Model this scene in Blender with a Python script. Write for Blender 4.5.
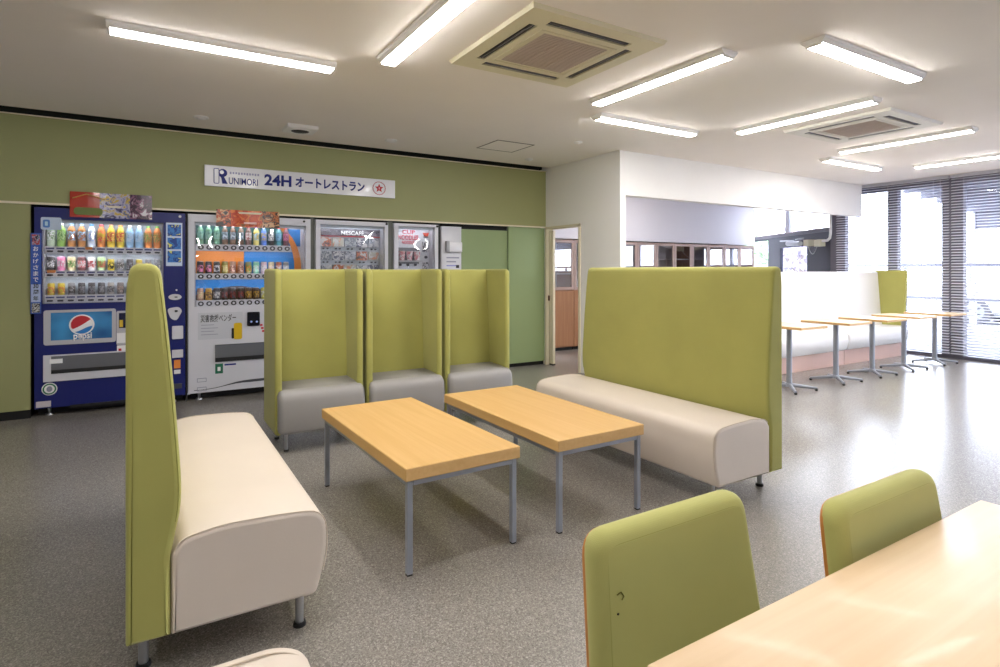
import bpy, bmesh, math, random
from mathutils import Vector, Matrix
from mathutils.geometry import tessellate_polygon
random.seed(7)
PI = math.pi
scene = bpy.context.scene
for o in list(bpy.data.objects): bpy.data.objects.remove(o)
C = scene.collection

# ------------------------------------------------------------------ camera, world, exposure
FPX, CAMH, HOR = 575.0, 1.27, 270.0
YAW = math.atan2(350.0, FPX)
FWD = Vector((math.sin(YAW), math.cos(YAW), 0)); RGT = Vector((math.cos(YAW), -math.sin(YAW), 0))
cam = bpy.data.cameras.new('camera'); camo = bpy.data.objects.new('camera', cam); C.objects.link(camo)
cam.sensor_width = 36.0; cam.lens = FPX / 1000.0 * 36.0
cam.shift_y = -(333.5 - HOR) / 1000.0
cam.clip_start = 0.02; cam.clip_end = 300
camo.location = (0, 0, CAMH); camo.rotation_euler = (PI / 2, 0, -YAW)
scene.camera = camo

world = bpy.data.worlds.new('world'); scene.world = world; world.use_nodes = True
wn = world.node_tree.nodes; wn['Background'].inputs[0].default_value = (0.80, 0.87, 1.0, 1)
wn['Background'].inputs[1].default_value = 8.0
scene.view_settings.view_transform = 'Standard'
scene.view_settings.look = 'None'
scene.view_settings.gamma = 1.0
scene.view_settings.use_curve_mapping = False
scene.view_settings.exposure = 1.03
LAMP = 26.0

# ------------------------------------------------------------------ pixel helpers (a pixel gives a direction, the plane gives the distance)
def ray(px, py): return FWD + RGT * ((px - 500) / FPX) + Vector((0, 0, -(py - HOR) / FPX))
def on_y(px, py, Y):
    v = ray(px, py); return Vector((0, 0, CAMH)) + v * (Y / v.y)
WALLY = 6.29
def W(px, py): p = on_y(px, py, WALLY); return p.x, p.z

# ------------------------------------------------------------------ materials
MATS = {}
def srgb(c):
    return tuple(((v / 255.0) / 12.92 if v / 255.0 <= 0.04045 else ((v / 255.0 + 0.055) / 1.055) ** 2.4) for v in c) + (1.0,)
def mat(name, col, rough=0.5, metal=0.0, noise=None, bump=None, coat=0.0, emit=None, spec=None, var=0.08):
    if name in MATS: return MATS[name]
    m = bpy.data.materials.new(name); m.use_nodes = True; nt = m.node_tree; b = nt.nodes['Principled BSDF']
    c = srgb(col)
    b.inputs['Base Color'].default_value = c; b.inputs['Roughness'].default_value = rough; b.inputs['Metallic'].default_value = metal
    if spec is not None: b.inputs['Specular IOR Level'].default_value = spec
    if coat: b.inputs['Coat Weight'].default_value = coat; b.inputs['Coat Roughness'].default_value = 0.08
    if emit: b.inputs['Emission Color'].default_value = c; b.inputs['Emission Strength'].default_value = emit
    if noise or bump:
        tc = nt.nodes.new('ShaderNodeTexCoord')
        nz = nt.nodes.new('ShaderNodeTexNoise'); nz.inputs['Scale'].default_value = noise or bump[0]; nz.inputs['Detail'].default_value = 4
        nt.links.new(tc.outputs['Object'], nz.inputs['Vector'])
        if noise:
            r = nt.nodes.new('ShaderNodeValToRGB')
            r.color_ramp.elements[0].position = 0.3; r.color_ramp.elements[1].position = 0.7
            r.color_ramp.elements[0].color = tuple(v * (1 - var) for v in c[:3]) + (1,)
            r.color_ramp.elements[1].color = tuple(min(1, v * (1 + var)) for v in c[:3]) + (1,)
            nt.links.new(nz.outputs['Fac'], r.inputs['Fac']); nt.links.new(r.outputs['Color'], b.inputs['Base Color'])
        if bump:
            n2 = nt.nodes.new('ShaderNodeTexNoise'); n2.inputs['Scale'].default_value = bump[0]; n2.inputs['Detail'].default_value = 3
            nt.links.new(tc.outputs['Object'], n2.inputs['Vector'])
            bp = nt.nodes.new('ShaderNodeBump'); bp.inputs['Strength'].default_value = bump[1]; bp.inputs['Distance'].default_value = 0.002
            nt.links.new(n2.outputs['Fac'], bp.inputs['Height']); nt.links.new(bp.outputs['Normal'], b.inputs['Normal'])
    MATS[name] = m; return m
def fabric(name, col):
    m = mat(name, col, 0.85, noise=3.0, var=0.06, spec=0.25); nt = m.node_tree; b = nt.nodes['Principled BSDF']
    tc = nt.nodes.new('ShaderNodeTexCoord'); hs = []
    for d in ('X', 'Z'):
        w = nt.nodes.new('ShaderNodeTexWave'); w.bands_direction = d; w.inputs['Scale'].default_value = 130; w.inputs['Distortion'].default_value = 1.5
        nt.links.new(tc.outputs['Object'], w.inputs['Vector']); hs.append(w)
    ad = nt.nodes.new('ShaderNodeMath'); ad.operation = 'ADD'
    nt.links.new(hs[0].outputs['Fac'], ad.inputs[0]); nt.links.new(hs[1].outputs['Fac'], ad.inputs[1])
    bp = nt.nodes.new('ShaderNodeBump'); bp.inputs['Strength'].default_value = 0.12; bp.inputs['Distance'].default_value = 0.001
    nt.links.new(ad.outputs[0], bp.inputs['Height']); nt.links.new(bp.outputs['Normal'], b.inputs['Normal'])
    b.inputs['Sheen Weight'].default_value = 0.15
    return m
def wood(name, c1, c2, rough=0.35, scale=1.0, coat=0.15, axis='Y'):
    m = mat(name, c1, rough, coat=coat); nt = m.node_tree; b = nt.nodes['Principled BSDF']
    tc = nt.nodes.new('ShaderNodeTexCoord'); mp = nt.nodes.new('ShaderNodeMapping')
    mp.inputs['Scale'].default_value = {'Y': (30 * scale, 1.2 * scale, 30 * scale), 'X': (1.2 * scale, 30 * scale, 30 * scale), 'Z': (30 * scale, 30 * scale, 1.2 * scale)}[axis]
    nz = nt.nodes.new('ShaderNodeTexNoise'); nz.inputs['Scale'].default_value = 2.5; nz.inputs['Detail'].default_value = 6; nz.inputs['Distortion'].default_value = 0.4
    r = nt.nodes.new('ShaderNodeValToRGB'); r.color_ramp.elements[0].position = 0.35; r.color_ramp.elements[1].position = 0.65
    r.color_ramp.elements[0].color = srgb(c1); r.color_ramp.elements[1].color = srgb(c2)
    nt.links.new(tc.outputs['Object'], mp.inputs['Vector']); nt.links.new(mp.outputs['Vector'], nz.inputs['Vector'])
    nt.links.new(nz.outputs['Fac'], r.inputs['Fac']); nt.links.new(r.outputs['Color'], b.inputs['Base Color'])
    return m
def glass(name, tint=(1, 1, 1), refl=0.08, wavy=0.0, rough=0.0, op=None):
    """thin pane: clear with a mirror sheen (fresnel-weighted)"""
    m = bpy.data.materials.new(name); m.use_nodes = True; nt = m.node_tree
    for n in list(nt.nodes):
        if n.type == 'BSDF_PRINCIPLED': nt.nodes.remove(n)
    out = nt.nodes['Material Output']
    tr = nt.nodes.new('ShaderNodeBsdfTransparent'); tr.inputs[0].default_value = tint + (1,)
    gl = nt.nodes.new('ShaderNodeBsdfGlossy'); gl.inputs['Roughness'].default_value = rough
    lw = nt.nodes.new('ShaderNodeLayerWeight'); lw.inputs['Blend'].default_value = 0.5; fr = nt.nodes.new('ShaderNodeMath'); fr.operation = 'POWER'; fr.inputs[1].default_value = 5.0; nt.links.new(lw.outputs['Facing'], fr.inputs[0])
    mx = nt.nodes.new('ShaderNodeMixShader'); ma = nt.nodes.new('ShaderNodeMath'); ma.operation = 'ADD'; ma.use_clamp = True
    ma.inputs[1].default_value = refl + .035
    nt.links.new(fr.outputs[0], ma.inputs[0]); nt.links.new(ma.outputs[0], mx.inputs[0])
    nt.links.new(tr.outputs[0], mx.inputs[1]); nt.links.new(gl.outputs[0], mx.inputs[2]); nt.links.new(mx.outputs[0], out.inputs[0])
    if wavy:
        tc = nt.nodes.new('ShaderNodeTexCoord'); nz = nt.nodes.new('ShaderNodeTexNoise'); nz.inputs['Scale'].default_value = 2.6; nz.inputs['Detail'].default_value = 0
        bp = nt.nodes.new('ShaderNodeBump'); bp.inputs['Strength'].default_value = 1.0; bp.inputs['Distance'].default_value = wavy
        nt.links.new(tc.outputs['Object'], nz.inputs['Vector']); nt.links.new(nz.outputs['Fac'], bp.inputs['Height'])
        nt.links.new(bp.outputs['Normal'], gl.inputs['Normal'])
    MATS[name] = m; return m
def patches(name, cols, scale, rough=0.35, seed=0.0, stretch=(1, 1, 1)):
    """flat printed picture: blotches of ink in the given colours"""
    m = mat(name, cols[0], rough); nt = m.node_tree; b = nt.nodes['Principled BSDF']
    tc = nt.nodes.new('ShaderNodeTexCoord'); mp = nt.nodes.new('ShaderNodeMapping'); mp.inputs['Location'].default_value = (seed, seed * 2, seed * 3); mp.inputs['Scale'].default_value = stretch
    nz = nt.nodes.new('ShaderNodeTexNoise'); nz.inputs['Scale'].default_value = scale; nz.inputs['Detail'].default_value = 3; nz.inputs['Distortion'].default_value = 1.2
    r = nt.nodes.new('ShaderNodeValToRGB'); r.color_ramp.interpolation = 'CONSTANT'
    n = len(cols)
    for i, c in enumerate(cols):
        p = 0.0 if i == 0 else 0.32 + 0.36 * i / n
        if i < 2: e = r.color_ramp.elements[i]; e.position = p
        else: e = r.color_ramp.elements.new(p)
        e.color = srgb(c)
    nt.links.new(tc.outputs['Object'], mp.inputs[0]); nt.links.new(mp.outputs[0], nz.inputs['Vector'])
    nt.links.new(nz.outputs['Fac'], r.inputs[0]); nt.links.new(r.outputs[0], b.inputs['Base Color'])
    return m
def floor_mat():
    m = mat('speckled vinyl', (122, 118, 112), 0.3); nt = m.node_tree; b = nt.nodes['Principled BSDF']
    tc = nt.nodes.new('ShaderNodeTexCoord')
    vo = nt.nodes.new('ShaderNodeTexVoronoi'); vo.inputs['Scale'].default_value = 240
    nz = nt.nodes.new('ShaderNodeTexNoise'); nz.inputs['Scale'].default_value = 95; nz.inputs['Detail'].default_value = 3
    for n in (vo, nz): nt.links.new(tc.outputs['Object'], n.inputs['Vector'])
    r = nt.nodes.new('ShaderNodeValToRGB'); els = r.color_ramp.elements
    els[0].position = 0.0; els[0].color = srgb((106, 102, 97)); els[1].position = 1.0; els[1].color = srgb((180, 175, 168))
    e = els.new(0.35); e.color = srgb((130, 125, 119)); e = els.new(0.7); e.color = srgb((148, 143, 136))
    nt.links.new(vo.outputs['Color'], r.inputs['Fac'])
    r2 = nt.nodes.new('ShaderNodeValToRGB'); r2.color_ramp.elements[0].position = 0.3; r2.color_ramp.elements[1].position = 0.7
    r2.color_ramp.elements[0].color = (0.82, 0.82, 0.82, 1); r2.color_ramp.elements[1].color = (1.1, 1.1, 1.1, 1)
    nt.links.new(nz.outputs['Fac'], r2.inputs['Fac'])
    mx = nt.nodes.new('ShaderNodeMix'); mx.data_type = 'RGBA'; mx.blend_type = 'MULTIPLY'; mx.inputs['Factor'].default_value = 1
    nt.links.new(r.outputs[0], mx.inputs['A']); nt.links.new(r2.outputs[0], mx.inputs['B']); nt.links.new(mx.outputs['Result'], b.inputs['Base Color'])
    b.inputs['Roughness'].default_value = 0.27
    b.inputs['Specular IOR Level'].default_value = 0.6
    return m

M_floor = floor_mat()
M_ceil = mat('painted ceiling board', (243, 236, 229), 0.9, noise=2.0, var=0.012)
M_white = mat('white painted wall', (246, 244, 241), 0.8, noise=2.5, var=0.015)
M_offw = mat('off white textured wallpaper', (246, 243, 240), 0.85, bump=(90, 0.25))
M_green = mat('green wall panel', (157, 159, 109), 0.6, noise=1.5, var=0.02)
M_green2 = mat('pale green door panel', (146, 164, 116), 0.55, noise=1.5, var=0.02)
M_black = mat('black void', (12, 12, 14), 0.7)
M_cream = mat('cream painted frame', (232, 222, 196), 0.5)
M_trim = mat('light grey aluminium trim', (214, 210, 200), 0.35, 0.3)
M_fab = fabric('lime green upholstery', (167, 164, 92))
M_chfab = fabric('lime chair fabric', (180, 179, 108))
M_vinyl = mat('cream vinyl leather', (216, 203, 190), 0.48, noise=4, var=0.02, bump=(160, 0.15))
M_grey = mat('grey vinyl leather', (150, 147, 146), 0.45, noise=4, var=0.02, bump=(160, 0.15))
M_wvinyl = mat('white vinyl leather', (238, 236, 234), 0.45, bump=(160, 0.1))
M_pip = mat('olive seam thread', (158, 158, 82), 0.8)
M_pipc = mat('beige seam thread', (205, 190, 174), 0.7)
M_steel = mat('satin steel', (176, 178, 182), 0.3, 0.9)
M_chrome = mat('chrome', (205, 205, 208), 0.15, 1.0)
M_alu = mat('silver grey painted steel', (150, 155, 166), 0.4, 0.35)
M_rub = mat('black rubber', (24, 24, 26), 0.7)
M_ply = mat('orange plywood edge', (196, 128, 58), 0.45)
M_oak = wood('honey laminate', (212, 172, 113), (206, 164, 103), 0.45, 0.6, coat=0.0)
M_oakl = wood('pale maple laminate', (226, 199, 163), (220, 190, 151), 0.4, 0.5, axis='X', coat=0.05)
M_cab = wood('brown cabinet wood', (170, 122, 84), (158, 110, 74), 0.45, 0.5, axis='Z')
M_cabf = mat('taupe cabinet frame', (176, 152, 142), 0.5)
M_pink = mat('pinkish wood plinth', (214, 178, 164), 0.5, noise=3, var=0.03)
M_navy = mat('dark navy metal', (56, 58, 74), 0.45, 0.1)
M_winf = mat('charcoal window metal', (104, 102, 114), 0.5, 0.0)  # grey lifted to put the window haze into the frame colour
M_blind = mat('white blind slat', (226, 226, 232), 0.5)
_nt = M_blind.node_tree; _tl = _nt.nodes.new('ShaderNodeBsdfTranslucent'); _tl.inputs[0].default_value = (.85, .85, .9, 1); _mx = _nt.nodes.new('ShaderNodeMixShader'); _mx.inputs[0].default_value = .55
_nt.links.new(_nt.nodes['Principled BSDF'].outputs[0], _mx.inputs[1]); _nt.links.new(_tl.outputs[0], _mx.inputs[2]); _nt.links.new(_mx.outputs[0], _nt.nodes['Material Output'].inputs[0])
M_glass = glass('window glass', (0.97, 0.98, 1.0), 0.0)
M_cabglass = glass('cabinet glass', (0.9, 0.9, 0.92), 0.16)
M_film = glass('display glass', (0.95, 0.95, 0.96), 0.02, wavy=0.05)
M_led = mat('lit lamp diffuser', (255, 252, 249), 0.5, emit=LAMP)
M_house = mat('white lamp housing', (240, 238, 236), 0.5)
M_acpan = mat('cream air conditioner plastic', (222, 214, 184), 0.5)
M_acgr = mat('taupe filter grille', (196, 180, 166), 0.7)
M_slot = mat('dark air slot', (30, 28, 34), 0.6)
M_acw = mat('white air conditioner plastic', (228, 224, 212), 0.5)

# ------------------------------------------------------------------ geometry helpers
class MB:
    def __init__(s): s.v = []; s.f = []; s.sm = []
    def add(s, vs, fs, smooth=False):
        n = len(s.v); s.v += [tuple(v) for v in vs]; s.f += [tuple(i + n for i in f) for f in fs]; s.sm += [smooth] * len(fs); return s
    def box(s, x0, x1, y0, y1, z0, z1):
        v = [(x, y, z) for x in (x0, x1) for y in (y0, y1) for z in (z0, z1)]
        return s.add(v, [(0, 1, 3, 2), (4, 6, 7, 5), (0, 4, 5, 1), (2, 3, 7, 6), (0, 2, 6, 4), (1, 5, 7, 3)])
    def rbox(s, x0, x1, y0, y1, z0, z1, r=0.01, seg=2, smooth=True):
        bm = bmesh.new(); bmesh.ops.create_cube(bm, size=1.0)
        for v in bm.verts: v.co = Vector(((x0 + x1) / 2 + v.co.x * (x1 - x0), (y0 + y1) / 2 + v.co.y * (y1 - y0), (z0 + z1) / 2 + v.co.z * (z1 - z0)))
        bmesh.ops.bevel(bm, geom=bm.edges[:], offset=r, segments=seg, affect='EDGES', profile=0.5)
        bm.verts.index_update(); s.add([v.co.copy() for v in bm.verts], [[v.index for v in f.verts] for f in bm.faces], smooth and seg > 1); bm.free(); return s
    def prism(s, poly, axis, a0, a1, smooth=False):
        def P(p, a): return {'x': (a, p[0], p[1]), 'y': (p[0], a, p[1]), 'z': (p[0], p[1], a)}[axis]
        n = len(poly); v = [P(p, a0) for p in poly] + [P(p, a1) for p in poly]
        s.add(v, [tuple(range(n)), tuple(range(2 * n - 1, n - 1, -1))])
        return s.add(v, [(i, n + i, n + (i + 1) % n, (i + 1) % n) for i in range(n)], smooth)
    def lathe(s, prof, c=(0, 0, 0), n=16, smooth=True):
        v = []; f = []
        for r, z in prof:
            for k in range(n): a = 2 * PI * k / n; v.append((c[0] + r * math.cos(a), c[1] + r * math.sin(a), c[2] + z))
        for i in range(len(prof) - 1):
            for k in range(n): f.append((i * n + k, i * n + (k + 1) % n, (i + 1) * n + (k + 1) % n, (i + 1) * n + k))
        s.add(v, f, smooth); m = len(prof) - 1
        s.add([v[k] for k in range(n)], [tuple(range(n - 1, -1, -1))]); s.add([v[m * n + k] for k in range(n)], [tuple(range(n))])
        return s
    def tube(s, pts, r, n=8, smooth=True, close=False):
        pts = [Vector(p) for p in pts]; L = len(pts); v = []; f = []; up = Vector((0, 0, 1)); prev = None
        for i, p in enumerate(pts):
            if close: t = pts[(i + 1) % L] - pts[i - 1]
            else: t = (pts[min(i + 1, L - 1)] - pts[max(i - 1, 0)])
            t.normalize()
            if prev is None: a = t.cross(up if abs(t.z) < 0.9 else Vector((1, 0, 0)))
            else: a = prev - t * prev.dot(t)
            a.normalize(); prev = a; b = t.cross(a)
            rr = r[i] if isinstance(r, (list, tuple)) else r
            for k in range(n): q = 2 * PI * k / n; v.append(p + a * (math.cos(q) * rr) + b * (math.sin(q) * rr))
        R = L if close else L - 1
        for i in range(R):
            j = (i + 1) % L
            for k in range(n): f.append((i * n + k, i * n + (k + 1) % n, j * n + (k + 1) % n, j * n + k))
        s.add(v, f, smooth)
        if not close: s.add(v[:n], [tuple(range(n - 1, -1, -1))]); s.add(v[-n:], [tuple(range(n))])
        return s
    def pillow(s, prof, a0, a1, r, axis='y', seg=4):
        """closed profile run along an axis with rounded end rims"""
        n = len(prof); P2 = [Vector(p) for p in prof]
        area = sum(P2[i].x * P2[(i + 1) % n].y - P2[(i + 1) % n].x * P2[i].y for i in range(n))
        sg = 1 if area > 0 else -1
        nr = []
        for i in range(n):
            e1 = (P2[i] - P2[i - 1]); e2 = (P2[(i + 1) % n] - P2[i]); e1.normalize(); e2.normalize()
            t = (e1 + e2); t.normalize(); c = max(0.35, t.dot(e2)); nr.append(Vector((-t.y, t.x)) * sg / c)
        st = [(a0 + r * (1 - math.sin(PI / 2 * k / seg)), r * (1 - math.cos(PI / 2 * k / seg))) for k in range(seg, -1, -1)]
        st += [(a1 - r * (1 - math.sin(PI / 2 * k / seg)), r * (1 - math.cos(PI / 2 * k / seg))) for k in range(0, seg + 1)]
        v = []; f = []
        for a, ins in st:
            q = [P2[i] + nr[i] * ins for i in range(n)]
            for _ in range(6):                      # collapse edges that an inset larger than the corner radius has flipped
                bad = [i for i in range(n) if (q[(i + 1) % n] - q[i]).dot(P2[(i + 1) % n] - P2[i]) < -1e-9]
                if not bad: break
                for i in bad: m_ = (q[i] + q[(i + 1) % n]) / 2; q[i] = m_.copy(); q[(i + 1) % n] = m_.copy()
            for p in q: v.append((p.x, a, p.y) if axis == 'y' else (a, p.x, p.y))
        for j in range(len(st) - 1):
            for i in range(n): f.append((j * n + i, (j + 1) * n + i, (j + 1) * n + (i + 1) % n, j * n + (i + 1) % n))
        s.add(v, f, True)
        for j in (0, len(st) - 1):
            ring = [Vector(q) for q in v[j * n:(j + 1) * n]]
            s.add(ring, [tuple(t_) for t_ in tessellate_polygon([ring])], False)
        return s
    def mesh(s, name):
        me = bpy.data.meshes.new(name); me.from_pydata(s.v, [], s.f); me.update()
        bm = bmesh.new(); bm.from_mesh(me); sm = s.sm
        for f, q in zip(bm.faces, sm): f.smooth = q
        bmesh.ops.recalc_face_normals(bm, faces=bm.faces[:]); bm.to_mesh(me); bm.free()
        return me
def round_poly(pts, r, seg=4):
    out = []; n = len(pts)
    for i in range(n):
        p = Vector(pts[i][:2]); rr = pts[i][2] if len(pts[i]) > 2 else r
        a = Vector(pts[i - 1][:2]) - p; b = Vector(pts[(i + 1) % n][:2]) - p
        ra = min(rr, a.length * 0.48, b.length * 0.48)
        if ra < 1e-5: out.append((p.x, p.y)); continue
        a.normalize(); b.normalize(); q0 = p + a * ra; q1 = p + b * ra
        for k in range(seg + 1):
            t = k / seg; q = q0 * (1 - t) ** 2 + p * 2 * t * (1 - t) + q1 * t * t; out.append((q.x, q.y))
    return out
def link(name, me, m, parent=None, loc=None):
    o = bpy.data.objects.new(name, me); C.objects.link(o)
    if m is not None and me is not None and not me.materials: me.materials.append(m)
    if parent: o.parent = parent
    if loc is not None: o.location = loc
    return o
def obj(name, mb, m, parent=None, loc=None): return link(name, mb.mesh(name), m, parent, loc)
def tag(o, label, cat, group=None):
    o['label'] = label; o['category'] = cat
    if group: o['group'] = group
    return o
def thing(name, label, cat, loc=(0, 0, 0), rz=0, group=None):
    o = bpy.data.objects.new(name, None); C.objects.link(o); o.location = loc; o.rotation_euler = (0, 0, rz); o.empty_display_size = 0.1
    return tag(o, label, cat, group)
def struct(name, mb, m, label=None, parent=None):
    o = obj(name, mb, m, parent)
    if parent is None: o['kind'] = 'structure'
    if label: o['label'] = label
    return o
def copy_tree(o, parent=None):
    c = o.copy(); C.objects.link(c); c.parent = parent
    for ch in o.children: copy_tree(ch, c)
    return c
def text_mesh(body, x0, x1, z0, z1, bold=0.0, shear=0.0, depth=0.0012):
    """lettering fitted to a box in the XZ plane, front facing -Y at y=0"""
    cu = bpy.data.curves.new('lettering', 'FONT'); cu.body = body; cu.size = 1.0; cu.offset = bold; cu.shear = shear; cu.extrude = 0.0; cu.resolution_u = 3
    to = bpy.data.objects.new('lettering_source', cu); C.objects.link(to)
    dg = bpy.context.evaluated_depsgraph_get(); dg.update()
    me = bpy.data.meshes.new_from_object(to.evaluated_get(dg)); bpy.data.objects.remove(to); bpy.data.curves.remove(cu)
    xs = [v.co.x for v in me.vertices]; ys = [v.co.y for v in me.vertices]
    if not xs: return me
    a, b, c, d = min(xs), max(xs), min(ys), max(ys)
    for v in me.vertices:
        v.co = Vector((x0 + (v.co.x - a) / (b - a) * (x1 - x0), 0.0, z0 + (v.co.y - c) / max(1e-6, d - c) * (z1 - z0)))
    bm = bmesh.new(); bm.from_mesh(me)
    for f in bm.faces:
        if f.normal.y > 0: f.normal_flip()
    r = bmesh.ops.extrude_face_region(bm, geom=bm.faces[:])
    for e in r['geom']:
        if isinstance(e, bmesh.types.BMVert): e.co.y -= depth
    bm.to_mesh(me); bm.free(); me.materials.clear()
    return me
def text(name, body, x0, x1, z0, z1, y, m, parent, **k):
    return link(name, text_mesh(body, x0, x1, z0, z1, **k), m, parent, (0, y, 0))
def plate_holes(mb, x0, x1, z0, z1, y0, y1, holes):
    xs = sorted(set([x0, x1] + [h[i] for h in holes for i in (0, 1)])); zs = sorted(set([z0, z1] + [h[i] for h in holes for i in (2, 3)]))
    for i in range(len(xs) - 1):
        for j in range(len(zs) - 1):
            cx = (xs[i] + xs[i + 1]) / 2; cz = (zs[j] + zs[j + 1]) / 2
            if any(h[0] < cx < h[1] and h[2] < cz < h[3] for h in holes): continue
            mb.box(xs[i], xs[i + 1], y0, y1, zs[j], zs[j + 1])
    return mb

# ------------------------------------------------------------------ THE SETTING
CZ = 2.63; XW = 9.85; XP = 4.58
XL, YN = -3.6, -4.2
ANX = [(XP, 6.2), (10.35, 6.2), (11.66, 8.35), (11.66, 8.9), (XP, 8.9)]; ANT = [(XW, 5.38), (10.35, 6.2), (XW, 6.2)]
struct('floor', MB().box(XL - .1, XW + .1, YN - .1, 6.2, -0.1, 0.0).prism(ANX, 'z', -.1, 0).prism([(XW + .1, 5.55), (10.35, 6.2), (XW + .1, 6.2)], 'z', -.1, 0).box(XL - .1, XP, 6.2, 7.3, -.1, 0), M_floor)
ce = MB(); plate = [(XL, XW, YN, 6.20)]; ce.prism(ANX, 'z', CZ, CZ + .1); ce.prism(ANT, 'z', CZ, CZ + .1)
for a, b, c, d in plate: ce.box(a, b, c, d, CZ, CZ + 0.1)
ceil = struct('ceiling', ce, M_ceil)
struct('wall_left', MB().box(XL - .1, XL, YN, 7.2, 0, CZ + .1), M_white)
struct('wall_near', MB().box(XL, XW, YN - .1, YN, 0, CZ + .1), M_white)
# green service wall: header, lower panel to the side of the machines, dark niche behind them
HB = 1.845
wb = struct('wall_back', MB().box(XL, XP - 0.03, 6.29, 6.34, HB, 2.588), M_green, 'green header panel running above the vending machines')
struct('header_trim', MB().box(XL, XP - .03, 6.275, 6.29, HB - 0.012, HB + 0.006), M_cream, parent=wb)
struct('cap_trim', MB().box(XL, XP - .03, 6.272, 6.34, 2.588, 2.596), M_cream, parent=wb)
struct('lower_panel', MB().box(XL, -0.875, 6.29, 6.34, 0.075, HB - 0.012), M_green, parent=wb)
struct('gap_shade_block', MB().box(XL, XP, 6.42, 6.5, 2.4, CZ + .1).box(XL - .1, XP, 6.15, 7.25, CZ + .1, CZ + .15), M_black, parent=wb)  # black boxes paint the gap's shade; added unseen top plate keeps sky out
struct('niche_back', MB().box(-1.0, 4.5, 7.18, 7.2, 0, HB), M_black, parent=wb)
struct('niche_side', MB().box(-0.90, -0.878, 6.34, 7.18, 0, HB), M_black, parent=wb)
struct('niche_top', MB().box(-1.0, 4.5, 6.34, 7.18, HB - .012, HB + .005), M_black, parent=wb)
struct('baseboard_back', MB().box(XL, -0.875, 6.30, 6.34, 0, 0.075), M_black)
struct('baseboard_doors', MB().box(3.3, XP - .03, 6.345, 6.37, 0, 0.05), M_black)
# pale green sliding doors
d1 = struct('door_1', MB().box(3.30, 3.97, 6.345, 6.375, 0.05, 1.78), M_green2, 'pale green sliding door panel with a dark slot above it')
struct('head_slot', MB().box(3.30, 3.97, 6.36, 6.375, 1.78, 1.833), M_black, parent=d1)
d2 = struct('door_2', MB().box(3.975, XP - .035, 6.315, 6.345, 0.05, 1.833), M_green2, 'pale green sliding door panel next to the cream door frame')
# side wall with the doorway
DY0, DY1, DZ = 5.575, 6.27, 1.825
sw = MB(); sw.box(XP - .03, XP + .05, 4.86, DY0, 0, CZ); sw.box(XP - .03, XP + .05, DY0, DY1, DZ, CZ); sw.box(XP - .03, XP + .05, DY1, 7.3, 0, CZ)
struct('wall_doorway', sw, M_offw, 'off white textured wall with the doorway')
dfm = MB(); dfm.box(XP - .045, XP + .065, DY0 - .02, DY0 + .012, 0, DZ + .012); dfm.box(XP - .045, XP + .065, DY1 - .012, DY1 + .018, 0, DZ + .012); dfm.box(XP - .045, XP + .065, DY0 - .02, DY1 + .018, DZ - .012, DZ + .02)
d3 = struct('door_3', dfm, M_cream, 'cream door frame with a folded door pushed to one side')
for k, yy in enumerate((6.21, 6.158)):
    lf = struct('door_leaf', MB().rbox(XP - .012, XP + .03, yy, yy + .034, 0.02, DZ - .03, .004), M_cream, parent=d3)
    if k == 0: struct('handle', MB().rbox(XP - .032, XP - .012, yy + .005, yy + .03, 0.86, 0.93, .006), mat('brown latch', (96, 66, 44), .4, .5), parent=lf)
    struct('floor_guide', MB().box(XP - .01, XP + .04, yy + .01, yy + .024, 0, 0.02), M_rub, parent=lf)
# white bulkhead over the opening
struct('wall_bulkhead', MB().box(XP + .05, XW - .10, 4.86, 4.97, 2.125, CZ), M_white, 'white bulkhead above the wide opening')
struct('wall_far', MB().box(XP, 11.66, 8.6, 8.7, 0, CZ), M_white)
struct('trim_1', MB().box(XP - .035, XP + .052, 4.852, 4.86, 0, 2.125), M_white, 'white edge trim on the end of the doorway wall')
# boxed wall above the cabinets
struct('wall_soffit', MB().box(XP + .05, 10.37, 7.2, 7.75, 1.765, CZ), mat('pale lavender white paint', (226, 222, 228), .7), 'pale boxed wall above the row of glazed cabinets')

# ceiling access hatch and its dark frame line
hx0, hx1, hy0, hy1 = 3.1, 3.57, 5.14, 5.6
hf = MB(); w_ = .012
for a, b, c, d in ((hx0, hx1, hy0, hy0 + w_), (hx0, hx1, hy1 - w_, hy1), (hx0, hx0 + w_, hy0, hy1), (hx1 - w_, hx1, hy0, hy1)): hf.box(a, b, c, d, CZ - .004, CZ)
hh = tag(obj('access_hatch', hf, mat('brown grey hatch seam', (120, 110, 102), .6)), 'square ceiling access hatch with a thin grey frame', 'hatch')
obj('hatch_panel', MB().box(hx0 + w_, hx1 - w_, hy0 + w_, hy1 - w_, CZ - .002, CZ), M_ceil, hh)

# window wall along X = 9.85 : charcoal pillars, head and sill rails, clear panes
pill = [(5.16, 5.40), (4.38, 4.52), (3.54, 3.80), (2.2, 2.34), (0.9, 1.04), (-0.4, -.26), (-1.7, -1.56), (-3.0, -2.86), (YN, YN + .14)]
for i in range(len(pill) - 1):
    yh, yl = pill[i][0], pill[i + 1][1]
    wi = struct('window_%d' % (i + 1), MB().box(XW - .02, XW + .1, pill[i][0], pill[i][1], 0, CZ), M_winf, 'charcoal framed full height window bay')
    struct('head_rail', MB().box(XW - .02, XW + .1, yl, yh, 2.50, CZ), M_winf, parent=wi)
    struct('sill_rail', MB().box(XW - .02, XW + .1, yl, yh, 0, 0.05), M_winf, parent=wi)
    struct('pane', MB().box(XW + .04, XW + .046, yl, yh, 0.05, 2.50), M_glass, parent=wi)
struct('wall_window_end', MB().box(XW - .02, XW + .1, YN, YN + .01, 0, CZ), M_winf)

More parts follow.
